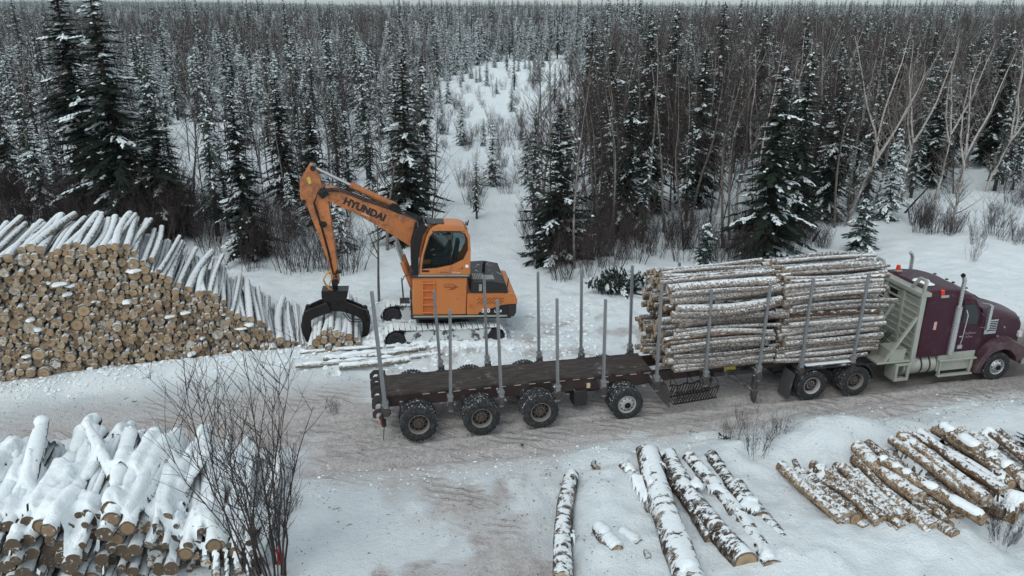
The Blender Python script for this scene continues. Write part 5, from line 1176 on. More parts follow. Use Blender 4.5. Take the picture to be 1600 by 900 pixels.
# ------------------------------------------------------------------ trees
def mesh_from(name, V_, F_, MI, mats, smooth=False):
    me = bpy.data.meshes.new(name); me.from_pydata(V_, [], F_)
    for m in mats: me.materials.append(m)
    me.polygons.foreach_set('material_index', MI)
    if smooth: me.shade_smooth()
    return me
def conifer(seed, h, Rb, snow, step=.26, per=6, base=.06, droop=.35, mats=None, leafw=1.0, gap=.0, up=.25, lean=0.):
    rr = random.Random(seed); V_, F_, MI = [], [], []
    def kite(a, b_, w_, mi, lift=0.):
        d = b_-a; s = d.cross(Vector((0, 0, 1)));
        if s.length < 1e-4: s = Vector((1, 0, 0))
        s = s.normalized()*w_; roll = rr.uniform(-.5, .5); s = s+Vector((0, 0, s.length*roll)); m = a+d*.42; z = Vector((0, 0, lift)); n = len(V_)
        V_.extend([tuple(a+z), tuple(m+s+z*.7-Vector((0, 0, w_*.35))), tuple(b_+z*.3), tuple(m-s+z*.7-Vector((0, 0, w_*.35))), tuple(m+z*1.3)])
        F_.extend([(n, n+1, n+4), (n+1, n+2, n+4), (n+2, n+3, n+4), (n+3, n, n+4)]); MI.extend([mi]*4)
    zc = h*base
    while zc < h*.985:
        u = (zc-h*base)/(h*(1-base)); prof_ = (1-u)**.78*(.85+.17*math.sin(zc*2.1+seed)+.12*math.sin(zc*5.3+seed*2)) if u > .12 else (.65+u*2.2)
        L0 = Rb*min(1, prof_)+.10; k = max(3, int(per*(1-.35*u)))
        a0 = rr.uniform(0, 6.28)
        for i in range(k):
            if rr.random() < gap: continue
            az = a0+6.283*i/k+rr.uniform(-.35, .35); L = L0*rr.choice((rr.uniform(.35, .8), rr.uniform(.75, 1.2))); z0 = zc+rr.uniform(-.5, .5)*step
            dh = Vector((math.cos(az), math.sin(az), 0)); el = up*u*1.6+rr.uniform(-.12, .08)-.12*(1-u)
            ns = max(3, int(L/(.125 if h > 4 else .11))); prev = Vector((0, 0, z0))
            heavy = rr.random() < snow
            for j in range(1, ns+1):
                t_ = j/ns; P_ = Vector((0, 0, z0))+dh*L*t_+Vector((0, 0, L*(el*t_-droop*t_*t_+.10*t_**4)))
                tw = (.26*L*(1-t_)+.13+.07*rr.random())*leafw
                for sg in (1, -1):
                    a_ = az+sg*rr.uniform(.45, 1.25); e_ = P_+Vector((math.cos(a_), math.sin(a_), -rr.uniform(.05, .75)))*tw*rr.uniform(.7, 1.1)
                    kite(prev, e_, tw*.17+.022, 0)
                    if heavy and rr.random() < .55: kite(prev+(e_-prev)*.15, e_+(prev-e_)*.05, tw*.20+.03, 1, .03+.02*rr.random())
                if rr.random() < .5: kite(P_, P_+Vector((rr.uniform(-.05, .05), rr.uniform(-.05, .05), -tw*.5)), tw*.12, 0)
                if (heavy and rr.random() < .8) or rr.random() < snow*.25: kite(prev, P_+dh*.04, .035+.03*rr.random()+tw*.09, 1, .05+.02*rr.random())
                prev = P_
            kite(prev, prev+dh*.14+Vector((0, 0, -.04)), .04, 0)
        zc += step*(1-.35*u)*rr.uniform(.85, 1.15)
    for i in range(4): kite(Vector((0, 0, h*.97)), Vector((rr.uniform(-.08, .08), rr.uniform(-.08, .08), h+.12*i/3)), .035, 0)
    if lean:
        V_ = [(x+lean*(z/h)**1.5*h, y, z) for x, y, z in V_]
    crown = mesh_from('crown', V_, F_, MI, mats)
    b = MB(); r0 = .022*h**.9+.02; b.tube([(lean*h*(i/6)**1.5, 0, -.4 if i == 0 else h*i/6) for i in range(7)], [r0*(1-i/6.4) for i in range(7)], 7)
    tr = bpy.data.meshes.new('trunk'); tr.from_pydata(b.v, [], b.f); tr.materials.append(M['trunk']); tr.shade_smooth()
    return tr, crown
def bare(seed, h, mat_t, mat_b, lean=.0, start=.35, nb=22, fork=0, spread=.55, r0=None, twigs=3, wob=.02, whippy=1.0):
    """leafless tree: wavy trunk plus ascending limbs and twigs"""
    rr = random.Random(seed); T = MB(); B = MB(); r0 = r0 or .0085*h+.01
    def limb(mb, p, d, L, r, n, sides, lift=.12, wb=.10):
        pts = [Vector(p)]; d = Vector(d).normalized()
        for i in range(n):
            d = (d+Vector((rr.gauss(0, wb), rr.gauss(0, wb), rr.gauss(0, wb*.6)+lift*.35))).normalized(); pts.append(pts[-1]+d*L/n)
        mb.tube(pts, [max(r*(1-.85*i/n), .0035) for i in range(n+1)], sides, 0, False); return pts
    def trunk(p, d, L, r, lvl):
        pts = limb(T, p, d, L, r, 9, 6, .10 if not lvl else .34, wob*2.2 if not lvl else .10)
        n_b = nb if not lvl else int(nb*.6)
        for i in range(n_b):
            u = (start if not lvl else .15)+(1-(start if not lvl else .15))*(i+rr.random())/n_b; k = u*9; a = int(min(k, 8)); q = pts[a].lerp(pts[a+1], k-a)
            az = rr.uniform(0, 6.28); dd = Vector((math.cos(az)*spread, math.sin(az)*spread, rr.uniform(.35, .95))); bl = L*.30*(1.15-u)*rr.uniform(.6, 1.25)*whippy+.25
            bp = limb(B, q, dd, bl, r*.38*(1.1-u)+.006, 4, 3, .16)
            for t_ in range(twigs+int(bl)):
                v_ = rr.uniform(.2, 1); kk = v_*4; a_ = int(min(kk, 3)); q2 = bp[a_].lerp(bp[a_+1], kk-a_); az2 = rr.uniform(0, 6.28)
                tp = limb(B, q2, (math.cos(az2)*.6, math.sin(az2)*.6, rr.uniform(.2, .9)), bl*rr.uniform(.22, .5)+.12, .0065, 2, 3, .1)
                if rr.random() < .6: limb(B, tp[1], (rr.uniform(-1, 1)*.6, rr.uniform(-1, 1)*.6, .7), bl*.2+.1, .0045, 2, 3)
        return pts
    pts = trunk((0, 0, -.4), (lean, 0, 1), h*(1 if not fork else .42), r0, 0)
    if fork:
        base_d = (pts[-1]-pts[-3]).normalized()
        for k in range(fork):
            az = 6.283*k/fork+rr.uniform(-.4, .4); trunk(pts[-1-(k % 2)], base_d+Vector((math.cos(az), math.sin(az)*.6, .15))*rr.uniform(.35, .6), h*rr.uniform(.45, .66), r0*.62, 1)
    def fin(mb, nm, mat):
        me = bpy.data.meshes.new(nm); me.from_pydata(mb.v, [], mb.f); me.materials.append(mat); me.shade_smooth(); return me
    return fin(T, 'trunk', mat_t), fin(B, 'crown', mat_b)
NS_ = M['treesnow']
C_BIG = [conifer(i, 12, 2.35, .17, .22, 7, .05, .42, [M['needle_dark'], NS_], .95, .14) for i in range(3)]
C_FIR = [conifer(10+i, 6.5, 1.45, .72, .25, 6, .04, .42, [M['needle_frost'] if i % 2 else M['needle'], NS_], .95) for i in range(4)]
C_SLIM = [conifer(20+i, 9.5, 1.3, .26, .28, 6, .15, .5, [M['needle'], NS_], .9, .12) for i in range(3)]
C_SMALL = [conifer(30+i, 2.6, .8, .25, .17, 6, .05, .35, [M['needle'], NS_], 1.2) for i in range(2)]
C_WIDE = [conifer(40+i, 7.5, 2.3, .16, .34, 9, .03, .16, [M['needle_dark'], NS_], 1.0, 0, .35) for i in range(1)]
B_SLIM = [bare(i, 10.5, M['birch'] if i == 4 else M['aspen_trunk'], M['twig'], [0, .05, -.06, .08, -.03, .1][i], .30, 30, 0, .55, [.075, .095, .08, .10, .07, .09][i], 4, .03) for i in range(6)]
B_DARK = [bare(10+i, 8.0, M['twig'], M['twig_dark'], [.02, -.08, .1][i], .15, 32, 0, .6, .055, 4) for i in range(3)]
B_BIRCH = [bare(20+i, 10.5, M['birch'], M['birch_twig'], [.10, .17, -.04][i], .3, 26, [4, 3, 3][i], .6, .105, 4, .035) for i in range(3)]
def bush(seed, n, h, rad, mat, lean=(0, 0), r=.012, nb=7, out=.28):
    rr = random.Random(seed); S = MB()
    def limb(p, d, L, r_, n_, wb=.09, lift=.05):
        pts = [Vector(p)]; d = Vector(d).normalized()
        for i in range(n_): d = (d+Vector((rr.gauss(0, wb), rr.gauss(0, wb), rr.gauss(0, wb*.5)+lift))).normalized(); pts.append(pts[-1]+d*L/n_)
        S.tube(pts, [max(r_*(1-.8*i/n_), .0035) for i in range(n_+1)], 4, 0, False); return pts
    for k in range(n):
        az = rr.uniform(0, 6.28); q = rr.random()**.5*rad; L = h*rr.uniform(.55, 1.05)
        p = limb((math.cos(az)*q*.7, math.sin(az)*q*.7, -.1), (math.cos(az)*out+lean[0], math.sin(az)*out+lean[1], 1), L, r*rr.uniform(.7, 1.5), 8)
        for i in range(nb):
            u = rr.uniform(.25, 1)*8; a = int(min(u, 7)); c_ = p[a].lerp(p[a+1], u-a); b2 = limb(c_, (rr.uniform(-.7, .7)+lean[0], rr.uniform(-.7, .7), .8), L*rr.uniform(.12, .34), r*.45, 3)
            for _ in range(2): limb(b2[rr.randrange(1, 3)], (rr.uniform(-.8, .8)+lean[0], rr.uniform(-.8, .8), .7), L*rr.uniform(.06, .15), .0045, 2)
    me = bpy.data.meshes.new('bush'); me.from_pydata(S.v, [], S.f); me.materials.append(mat); me.shade_smooth(); return me
BUSH = [bush(i, 22, 2.6, .8, M['twig_dark'] if i % 2 else M['twig'], (0, 0), .011) for i in range(4)]
FORE = bush(9, 24, 5.2, .6, M['twig'], (-.05, .02), .019, 12, .13)

def put_tree(name, pair, x, y, sc, rz, label, cat, group=None, tilt=0, z=None, fat=1.0):
    t_, c_ = pair; e = bpy.data.objects.new(name, None); COL.objects.link(e); e.location = (x, y, gz(x, y)-.02 if z is None else z); e.rotation_euler = (tilt, 0, rz); e.scale = (sc*fat, sc*fat, sc); e.empty_display_size = .3
    for nm, me in (('trunk', t_), ('crown', c_)):
        o = bpy.data.objects.new(nm, me); COL.objects.link(o); o.parent = e
    return tag(e, label, cat, group)
def ptree(name, pair, px, py, sc, rz, label, cat, tilt=0, fat=1.0):
    p = at(px, py, .25); return put_tree(name, pair, p.x, p.y, sc, rz, label, cat, None, tilt, None, fat)
HAND = []
def H_(name, pair, px, py, sc, rz, label, cat='tree', tilt=0, fat=1.0):
    p = at(px, py, .25); HAND.append((p.x, p.y)); return ptree(name, pair, px, py, sc, rz, label, cat, tilt, fat)
H_('spruce_tree', C_BIG[0], 205, 372, 1.02, .3, 'tall dark spruce rising behind the middle of the long log stack', 'spruce', fat=1.35)
H_('spruce_tree', C_BIG[1], 152, 345, 1.04, 1.3, 'tallest dark spruce left of its twin behind the log stack', 'spruce', fat=1.3)
H_('spruce_tree', C_BIG[2], 262, 372, .60, 2.3, 'shorter bushy spruce at the right foot of the tall pair behind the stack', 'spruce', fat=1.6)
H_('spruce_tree', C_BIG[1], 390, 400, .64, 4.3, 'dark narrow spruce between the stack and the excavator boom tip', 'spruce', fat=1.2)
H_('spruce_tree', C_BIG[0], 640, 380, .74, 3.1, 'dark spruce standing right behind the excavator boom', 'spruce', fat=1.3)
H_('spruce_tree', C_SLIM[0], 668, 330, .9, 1.1, 'slim spruce at the edge of the snowy clearing right of the boom spruce', 'spruce')
H_('spruce_tree', C_BIG[2], 1192, 402, .72, .6, 'tall dark fir with drooping lower boughs right behind the load', 'fir', fat=1.35)
H_('spruce_tree', C_WIDE[0], 872, 408, .92, 1.9, 'bushy fir with fanned level branches at the right edge of the clearing', 'fir', fat=1.12)
H_('spruce_tree', C_FIR[0], 770, 290, .62, .5, 'small snow-laden fir standing alone in the clearing', 'fir')
H_('spruce_tree', C_SLIM[1], 745, 342, .36, 2.5, 'little dark fir nearest the excavator in the clearing', 'fir')
H_('spruce_tree', C_FIR[1], 722, 228, .55, 1.5, 'snowy fir far up the left side of the clearing', 'fir')
H_('spruce_tree', C_SMALL[0], 1100, 418, .85, 1.5, 'stubby green fir bush directly behind the rear bundle', 'fir')
H_('spruce_tree', C_SMALL[1], 1342, 395, 1.05, .5, 'small snowy fir at the foot of the leaning white birch', 'fir')
H_('spruce_tree', C_FIR[2], 1385, 345, .78, .5, 'bushy snow-flecked fir right of the leaning white birch', 'fir')
H_('spruce_tree', C_BIG[0], 1290, 345, .66, 2.2, 'dark spruce screened by bare stems left of the leaning birch', 'spruce')
H_('spruce_tree', C_SLIM[2], 1330, 320, .75, 2.2, 'dense dark spruce behind the leaning birch', 'spruce')
H_('birch_tree', B_BIRCH[0], 1322, 352, 1.0, 0.1, 'forked white birch leaning right, the brightest trunk on the right side', 'birch')
H_('birch_tree', B_BIRCH[1], 1395, 330, 1.0, -.1, 'white birch leaning far right beside the forked one', 'birch')
H_('birch_tree', B_BIRCH[2], 1245, 340, .95, .3, 'pale birch with a crooked top left of the forked birch', 'birch')
H_('birch_tree', B_BIRCH[2], 1150, 330, .9, 2.0, 'slim pale birch forking behind the load bundles', 'birch')
H_('birch_tree', B_BIRCH[1], 1482, 372, .95, .4, 'thick-footed grey birch standing nearest the tractor on open snow', 'birch')
H_('birch_tree', B_BIRCH[0], 1540, 300, .95, .9, 'leaning birch near the right edge of the picture', 'birch')
H_('birch_tree', B_BIRCH[1], 1460, 312, 1.0, .2, 'slender white birch leaning right behind the grey-footed one', 'birch')
H_('bare_tree', B_SLIM[1], 592, 470, .62, 1.0, 'thin bare tree with a pale stem just left of the excavator cab', 'bare tree')
H_('bare_tree', B_SLIM[4], 445, 300, .95, 3.0, 'bare pale stem bending left above the thicket by the stack', 'bare tree')
H_('bare_tree', B_SLIM[0], 303, 330, .95, 2.0, 'crooked bare trunk in the small snow opening behind the stack', 'bare tree')
H_('bare_tree', B_SLIM[2], 897, 425, .85, 2.0, 'pale bare stem in front of the fan-branched fir', 'bare tree')
for k, (px_a, py_a, sc_, lab) in enumerate([(1225, 318, .80, 'dark spruce deep in the bare wood right of the tall fir behind the load'), (1010, 330, .72, 'dark spruce among bare stems right of the fan-branched fir'), (950, 352, .66, 'dark spruce close behind the fan-branched fir'), (1085, 322, .74, 'dark spruce in the bare wood above the rear bundle'),
        (1425, 288, .74, 'dark spruce behind the grey-footed birch'), (1540, 262, .78, 'dark spruce deep in the wood near the right edge'), (548, 330, .62, 'dark spruce behind the boom, left of the one at its middle'), (498, 352, .55, 'low dark spruce seen under the boom tip'), (60, 322, .72, 'dark spruce near the left edge behind the brush'), (12, 300, .80, 'dark spruce at the very left edge'), (335, 270, .70, 'dark spruce beyond the small snow opening'), (448, 322, .62, 'slender dark spruce just left of the boom tip')]):
    H_('spruce_tree', C_BIG[k % 3] if k % 2 else C_SLIM[k % 3], px_a, py_a, sc_, k*1.3, lab, 'spruce', fat=1.15)
# scatter the rest of the wood
rs = np.random.RandomState(17)
CLEAR = [(835, 452), (560, 500), (430, 470), (520, 440), (640, 408), (700, 395), (680, 330), (668, 250), (650, 190), (690, 135), (760, 98), (880, 94), (940, 130), (925, 200), (868, 258), (832, 330)]
LOPEN = [(245, 198), (365, 192), (385, 292), (300, 338), (258, 305)]; LOPEN2 = [(-50, 210), (105, 215), (110, 280), (60, 300), (-50, 300)]
def inp(px, py, P): return poly_sd(px, py, P)
cand = []
def scatter(y0, y1, sp, jit=.5):
    xs_ = []
    yy = y0
    while yy < y1:
        wdt = yy*.74+6
        for x in np.arange(-wdt, wdt, sp): xs_.append((x+rs.uniform(-jit, jit)*sp, yy+rs.uniform(-jit, jit)*sp))
        yy += sp
    return np.array(xs_)
pts_ = np.concatenate([scatter(34, 60, 1.25), scatter(60, 125, 1.9), scatter(125, 260, 2.9), scatter(260, 600, 5.2), scatter(600, 1500, 10), scatter(1500, 3000, 19)])
ppx, ppy = toward(pts_[:, 0], pts_[:, 1], .3)
sdc = inp(ppx, ppy, CLEAR); sdl = np.maximum(inp(ppx, ppy, LOPEN), inp(ppx, ppy, LOPEN2))
nz1 = fbm(pts_[:, 0]*.07, pts_[:, 1]*.07, 201); nz2 = fbm(pts_[:, 0]*.16, pts_[:, 1]*.16, 203)
con, dec = [], []
front_x = np.array([-400, 0, 260, 440, 560, 640, 820, 840, 1000, 1250, 1330, 1450, 1600, 2000]); front_y = np.array([352, 352, 372, 402, 430, 395, 395, 408, 398, 380, 350, 325, 292, 250])
fy_ = np.interp(ppx, front_x, front_y)
hx = np.array(HAND)
for i in range(len(pts_)):
    x, y = pts_[i]; px, py = ppx[i], ppy[i]
    if px < -160 or px > 1760: continue
    if py > fy_[i]: continue
    if y < 70 and np.min(np.hypot(hx[:, 0]-x, hx[:, 1]-y)) < .9: continue
    u = rs.rand()
    if sdc[i] > 0:
        if u > (.12 if py < 165 else .045 if py < 290 else .0): continue
        con.append((x, y, 'fir', rs.uniform(.3, .62))); continue
    if sdl[i] > 0 and u > .05: continue
    right = px > 830+60*(nz2[i]-.5)
    if y < 62:
        if right:
            if u < .42: dec.append((x, y, 'slim' if rs.rand() < .72 else 'dark', rs.uniform(.72, 1.0)))
            elif u < .54: con.append((x, y, 'slim' if rs.rand() < .75 else 'big', rs.uniform(.45, .78)))
        else:
            if u < .30: dec.append((x, y, 'slim' if rs.rand() < .5 else 'dark', rs.uniform(.55, .95)))
            elif u < .39: con.append((x, y, 'slim' if rs.rand() < .6 else 'fir', rs.uniform(.5, .85)))
    elif y < 125:
        if right:
            if u < .30: dec.append((x, y, 'slim', rs.uniform(.75, 1.02)))
            elif u < .68: con.append((x, y, 'fir' if rs.rand() < .35 else 'big' if rs.rand() < .35 else 'slim', rs.uniform(.6, .95)))
        else:
            if u < .10: dec.append((x, y, 'slim', rs.uniform(.6, .9)))
            elif u < .50: con.append((x, y, 'fir' if rs.rand() < .75 else 'slim', rs.uniform(.55, 1.0)))
    elif y < 260:
        pd = .10+.5*sm(.45, .6, nz1[i])*(1 if px < 620 or px > 1000 else .3)
        if px > 1050: pd += .15
        if u < pd: dec.append((x, y, 'slim', rs.uniform(.75, 1.0)))
        elif u < .88: con.append((x, y, 'fir' if rs.rand() < .75 else 'slim', rs.uniform(.65, 1.1) if rs.rand() < .95 else 1.3))
    elif y < 600:
        pd = .3+.6*sm(.42, .58, nz1[i])*(1 if px < 640 else .35)
        (dec if u < pd else con).append((x, y, 'slim', rs.uniform(.7, 1.0)) if u < pd else (x, y, 'fir', rs.uniform(1.0, 1.4)))
    else:
        sc = 1.5 if y < 1500 else 2.2
        (dec if u < .35 else con).append((x, y, 'slim', rs.uniform(.75, 1.0)*(1.0 if y < 1500 else 1.1)) if u < .35 else (x, y, 'fir', rs.uniform(.95, 1.25)*(1.15 if y < 1500 else 1.3)))
con.sort(key=lambda a: math.hypot(a[0], a[1])); dec.sort(key=lambda a: math.hypot(a[0], a[1]))
print('conifers', len(con), 'bare', len(dec))
NEARC, NEARD = 280, 270
VAR = {'big': C_BIG, 'fir': C_FIR, 'slimC': C_SLIM, 'slim': B_SLIM, 'dark': B_DARK}
for x, y, k, s_ in con[:NEARC]:
    pr = rnd.choice(C_BIG if k == 'big' else C_FIR if k == 'fir' else C_SLIM); px, _ = toward(x, y)
    if k == 'fir': lab, gr = ('nearer ' if y < 62 else 'farther ')+'snow-laden young fir '+place(px), 'young firs left of the clearing' if px < 760 else 'young firs right of the clearing'
    else: lab, gr = ('nearer ' if y < 55 else 'farther ')+'narrow dark spruce '+place(px), 'narrow spruces left of the clearing' if px < 760 else 'narrow spruces right of the clearing'
    put_tree('fir_tree' if k == 'fir' else 'spruce_tree', pr, x, y, s_, rnd.uniform(0, 6.28), lab, 'fir' if k == 'fir' else 'spruce', gr, rnd.gauss(0, .02))
for x, y, k, s_ in dec[:NEARD]:
    pr = rnd.choice(B_SLIM if k == 'slim' else B_DARK); px, _ = toward(x, y)
    lab, gr = ('front-row ' if y < 44 else 'deeper ')+('leafless grey-stemmed tree ' if k == 'slim' else 'short dark leafless tree ')+place(px), 'bare trees left of the clearing' if px < 760 else 'bare trees right of the clearing'
    put_tree('bare_tree', pr, x, y, s_, rnd.uniform(0, 6.28), lab, 'bare tree', gr, rnd.gauss(0, .035))
# everything farther off: one wood of each kind, instanced on its own points
def far_wood(name, pts, variants, label):
    A = np.array([(x, y, 0, s_) for x, y, k, s_ in pts], float); A[:, 2] = gh(A[:, 0], A[:, 1])-.05
    me = bpy.data.meshes.new(name); me.from_pydata(A[:, :3].tolist(), [], [])
    sc = me.attributes.new('size', 'FLOAT', 'POINT'); sc.data.foreach_set('value', A[:, 3].astype(np.float32))
    kd = me.attributes.new('pick', 'INT', 'POINT'); kd.data.foreach_set('value', rs.randint(0, len(variants), len(A)).astype(np.int32))
    rt = me.attributes.new('turn', 'FLOAT', 'POINT'); rt.data.foreach_set('value', rs.uniform(0, 6.28, len(A)).astype(np.float32))
    o = bpy.data.objects.new(name, me); COL.objects.link(o); tag(o, label, None, None, 'stuff')
    g_ = bpy.data.node_groups.new(name, 'GeometryNodeTree'); g_.interface.new_socket('Geometry', in_out='INPUT', socket_type='NodeSocketGeometry'); g_.interface.new_socket('Geometry', in_out='OUTPUT', socket_type='NodeSocketGeometry')
    N = g_.nodes; L = g_.links; gi = N.new('NodeGroupInput'); go = N.new('NodeGroupOutput'); out = N.new('GeometryNodeJoinGeometry')
    def attr(n_, t_):
        a = N.new('GeometryNodeInputNamedAttribute'); a.data_type = t_; a.inputs[0].default_value = n_; return a.outputs[0]
    size, pick, turn = attr('size', 'FLOAT'), attr('pick', 'INT'), attr('turn', 'FLOAT')
    cz = N.new('ShaderNodeCombineXYZ'); L.new(turn, cz.inputs[2])
    for i, (t_, c_) in enumerate(variants):
        jn = N.new('GeometryNodeJoinGeometry')
        for nm, mm in (('trunk', t_), ('crown', c_)):
            src = next(ob for ob in bpy.data.objects if ob.type == 'MESH' and ob.data == mm)
            oi = N.new('GeometryNodeObjectInfo'); oi.transform_space = 'ORIGINAL'; oi.inputs[0].default_value = src; L.new(oi.outputs['Geometry'], jn.inputs[0])
        cmp_ = N.new('FunctionNodeCompare'); cmp_.data_type = 'INT'; cmp_.operation = 'EQUAL'; L.new(pick, cmp_.inputs[2]); cmp_.inputs[3].default_value = i
        iop = N.new('GeometryNodeInstanceOnPoints'); L.new(gi.outputs[0], iop.inputs['Points']); L.new(cmp_.outputs[0], iop.inputs['Selection']); L.new(jn.outputs[0], iop.inputs['Instance']); L.new(cz.outputs[0], iop.inputs['Rotation']); L.new(size, iop.inputs['Scale'])
        L.new(iop.outputs[0], out.inputs[0])
    L.new(out.outputs[0], go.inputs[0])
    md = o.modifiers.new('wood', 'NODES'); md.node_group = g_; return o
far_wood('distant_firs', [c for c in con[NEARC:]], C_FIR+C_SLIM[:1], 'unbroken plantation of snowy firs reaching to the horizon')
far_wood('distant_bare_trees', dec[NEARD:], B_SLIM, 'grey-brown leafless woods reaching to the horizon')

# ------------------------------------------------------------------ shrubs and brush
def put_bush(me, x, y, sc, rz, label, group=None, name='shrub', tilt=0):
    o = bpy.data.objects.new(name, me); COL.objects.link(o); o.location = (x, y, gz(x, y)-.03); o.rotation_euler = (tilt, 0, rz); o.scale = (sc, sc, sc); return tag(o, label, 'shrub', group)
p = at(426, 905, 0); put_bush(FORE, p.x, p.y, 1.0, 0, 'tall bare many-stemmed bush in the foreground beside the snow-buried pile')
def brush(n, poly, s0, s1, label, group, seed):
    rr = np.random.RandomState(seed); P = np.array(poly); k = 0
    while k < n:
        px, py = rr.uniform(P[:, 0].min(), P[:, 0].max()), rr.uniform(P[:, 1].min(), P[:, 1].max())
        if inp(np.array([px]), np.array([py]), poly)[0] < 0: continue
        q = at(px, py, .2); put_bush(BUSH[rr.randint(4)], q.x, q.y, rr.uniform(s0, s1), rr.uniform(0, 6.28), label, group, 'shrub'); k += 1
brush(85, [(-60, 300), (120, 330), (330, 340), (345, 385), (250, 395), (-60, 375)], .8, 1.5, 'dense leafless brush growing behind the long log stack', 'brush behind the long stack', 1)
brush(30, [(300, 330), (450, 350), (560, 400), (560, 430), (430, 445), (330, 400)], .6, 1.2, 'leafless brush between the stack and the excavator', 'brush between stack and excavator', 2)
brush(34, [(835, 330), (1000, 360), (1010, 425), (900, 445), (840, 440)], .7, 1.2, 'leafless brush round the fan-branched fir at the edge of the clearing', 'brush right of the clearing', 3)
brush(40, [(1000, 370), (1250, 360), (1300, 380), (1240, 410), (1010, 420)], .4, .9, 'leafless brush behind the loaded bundles', 'brush behind the load', 4)
brush(26, [(1250, 330), (1600, 290), (1620, 350), (1560, 400), (1400, 380), (1260, 370)], .4, .9, 'leafless brush on the snow beyond the tractor', 'brush beyond the tractor', 5)
brush(130, [(670, 170), (740, 115), (920, 115), (900, 210), (820, 300), (730, 330)], .3, .7, 'sparse twigs sticking out of the snow in the clearing', 'twigs in the clearing', 6)
brush(8, [(1450, 380), (1600, 380), (1600, 440), (1500, 440)], .3, .6, 'sparse twigs on the snow slope right of the tractor roof', 'twigs right of the tractor', 7)
brush(7, [(1500, 790), (1620, 790), (1640, 900), (1500, 900)], .25, .45, 'dark brush at the lower right corner', 'brush in the lower right corner', 8)
for (px, py, s_, lab) in [(1140, 700, .32, 'twig standing in snow left of the green bough'), (1180, 720, .5, 'forked twig by the left end of the lower right pile'), (1215, 690, .3, 'twig by the road bank above the lower right pile'), (460, 790, .18, 'tiny twig on the open snow right of the foreground bush'), (520, 640, .2, 'small twig on the road edge behind the trailer')]:
    q = at(px, py, .1); put_bush(BUSH[1], q.x, q.y, s_, px, lab)
c = at(438, 868, .35); b = MB()
for i in range(5): b.beam(c+Vector((rnd.uniform(-.06, .06), rnd.uniform(-.05, .05), rnd.uniform(-.25, .2))), c+Vector((rnd.uniform(-.08, .08), rnd.uniform(-.05, .05), rnd.uniform(-.3, .25))), .05, .012)
tag(b.build('ribbon', plain('red_ribbon', (.40, .015, .03), .6)), 'red flagging ribbon tied low in the tall bare bush', 'ribbon')
# cut boughs with green needles
def bough(px, py, sc, rz, lab, pair, tilt):
    q = at(px, py, .1); e = put_tree('fir_bough', pair, q.x, q.y, sc, rz, lab, 'bough', None, tilt, z=gz(q.x, q.y)+.10*sc)
bough(1128, 692, .22, .4, 'broken green fir bough lying on the snow bank by the road', C_SMALL[0], R(82))
bough(945, 452, .85, 1.2, 'dark snow-topped fallen fir top between the clearing and the load', C_SMALL[1], R(80)); bough(990, 462, .8, -1.4, 'second fallen fir top lying behind the tall middle stakes', C_SMALL[0], R(80))
bough(815, 692, .07, .4, 'tuft of green needles on the road below the third axle', C_SMALL[0], R(70))
bough(1600, 730, .6, 1.4, 'dark fir top poking in at the right edge above the log pile', C_SMALL[1], R(30))
# fallen poles in the brush
for k, (a, b_, z1, lab) in enumerate([((1412, 335), (1455, 288), 1.6, 'broken dark stem leaning over the snow left of the grey-footed birch'), ((940, 452), (1010, 462), .5, 'thin fallen pole by the fallen fir tops'), ((1270, 378), (1281, 360), .9, 'short broken snag behind the front bundle')]):
    p, q = at(*a, .2), at(*b_, z1); b = MB(); b.tube([p, p.lerp(q, .5)+Vector((0, 0, .05)), q], [.06, .05, .03], 7); o = b.build('dead_stem', M['twig_dark']); tag(o, lab, 'dead stem')
# ------------------------------------------------------------------ litter and clods
rs2 = np.random.RandomState(9)
V_, F_ = [], []
def chip(x, y, L, w_, az):
    z = gz_fast(x, y)+.012; n = len(V_); dx, dy = math.cos(az)*L/2, math.sin(az)*L/2; ax, ay = -math.sin(az)*w_/2, math.cos(az)*w_/2
    for s_, t_ in ((-1, -1), (1, -1), (1, 1), (-1, 1)): V_.append((x+s_*dx+t_*ax, y+s_*dy+t_*ay, z))
    V_.append((x, y, z+w_*.8)); F_.extend([(n, n+1, n+4), (n+1, n+2, n+4), (n+2, n+3, n+4), (n+3, n, n+4)])
Nn = 9000; cx_ = rs2.uniform(-16, 22, Nn); cy_ = rs2.uniform(11, 31, Nn)
sdv = poly_sd(cx_, cy_, ROAD); zz_ = gh(cx_, cy_); keep = (sdv > -1.6) & (fbm(cx_*.9, cy_*.9, 301) > .42) | (rs2.rand(Nn) < .10)
def gz_fast(x, y): return _z
for x, y, z0 in zip(cx_[keep], cy_[keep], zz_[keep]):
    _z = z0; chip(x, y, rs2.uniform(.012, .06)*(1 if rs2.rand() < .96 else 3), rs2.uniform(.006, .022), rs2.uniform(0, 3.14))
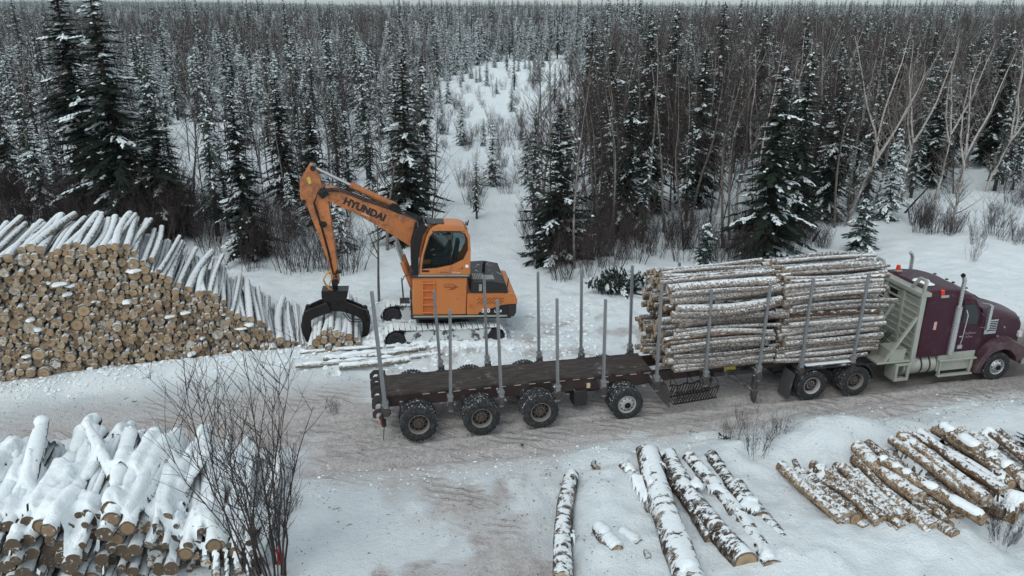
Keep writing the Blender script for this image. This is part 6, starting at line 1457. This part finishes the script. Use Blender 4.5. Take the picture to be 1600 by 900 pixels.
me = mesh_from('bark_litter', V_, F_, [0]*len(F_), [plain('bark_litter_brown', (.07, .05, .04), .9, 0, .1, .5)]); o = bpy.data.objects.new('bark_litter', me); COL.objects.link(o); tag(o, 'scattered bark chips and twigs trodden into the road and snow', None, None, 'stuff')
cl = []
def clods(n, fx, s0, s1):
    for _ in range(n):
        x, y = fx(); s_ = rs2.uniform(s0, s1)*(1 if rs2.rand() < .93 else 1.5); cl.append((x, y, s_))
clods(900, lambda: (rs2.uniform(-8.2, 3), rs2.uniform(23.3, 30)), .03, .10)
clods(420, lambda: (rs2.uniform(-4.9, .1), 25.05+rs2.normal(.05, .10)), .05, .15)
clods(160, lambda: (-4.75+rs2.normal(0, .2), rs2.uniform(25, 28)), .05, .15)
clods(500, lambda: tuple(tr_w(rs2.uniform(-1, 9), rs2.normal(3.0, .45))[:2]), .03, .10)
clods(900, lambda: tuple(tr_w(rs2.uniform(-12, 20), rs2.normal(-1.7, .5))[:2]), .015, .04)
clods(400, lambda: tuple((P1o+du*rs2.uniform(-2, 9.5)-dv_*rs2.normal(.6, .3))[:2]), .03, .09)
ca = np.array(cl); cz_ = gh(ca[:, 0], ca[:, 1])
LB = [blob(20+i, 1) for i in range(4)]
merge('snow_clods', [(LB[i % 4], Matrix.Translation((x, y, cz_[i])) @ Matrix.Rotation(i*1.3, 4, 'Z') @ Matrix.Diagonal((s_, s_*.8, s_*.6, 1))) for i, (x, y, s_) in enumerate(cl)], 'lumps of churned snow round the excavator and along the road edges')
# ------------------------------------------------------------------ thin winter haze
hz = MB(); hz.box(-3600, 3600, -200, 4600, -40, 60)
hm = bpy.data.materials.new('haze'); hm.use_nodes = True; ht = hm.node_tree; ht.nodes.clear(); pv = ht.nodes.new('ShaderNodeVolumePrincipled'); mo = ht.nodes.new('ShaderNodeOutputMaterial')
pv.inputs['Color'].default_value = (.80, .88, .93, 1); pv.inputs['Density'].default_value = .00010; pv.inputs['Anisotropy'].default_value = .2; ht.links.new(pv.outputs[0], mo.inputs['Volume'])
ho = hz.build('haze', hm, smooth=False); ho['kind'] = 'stuff'; ho.display_type = 'WIRE'
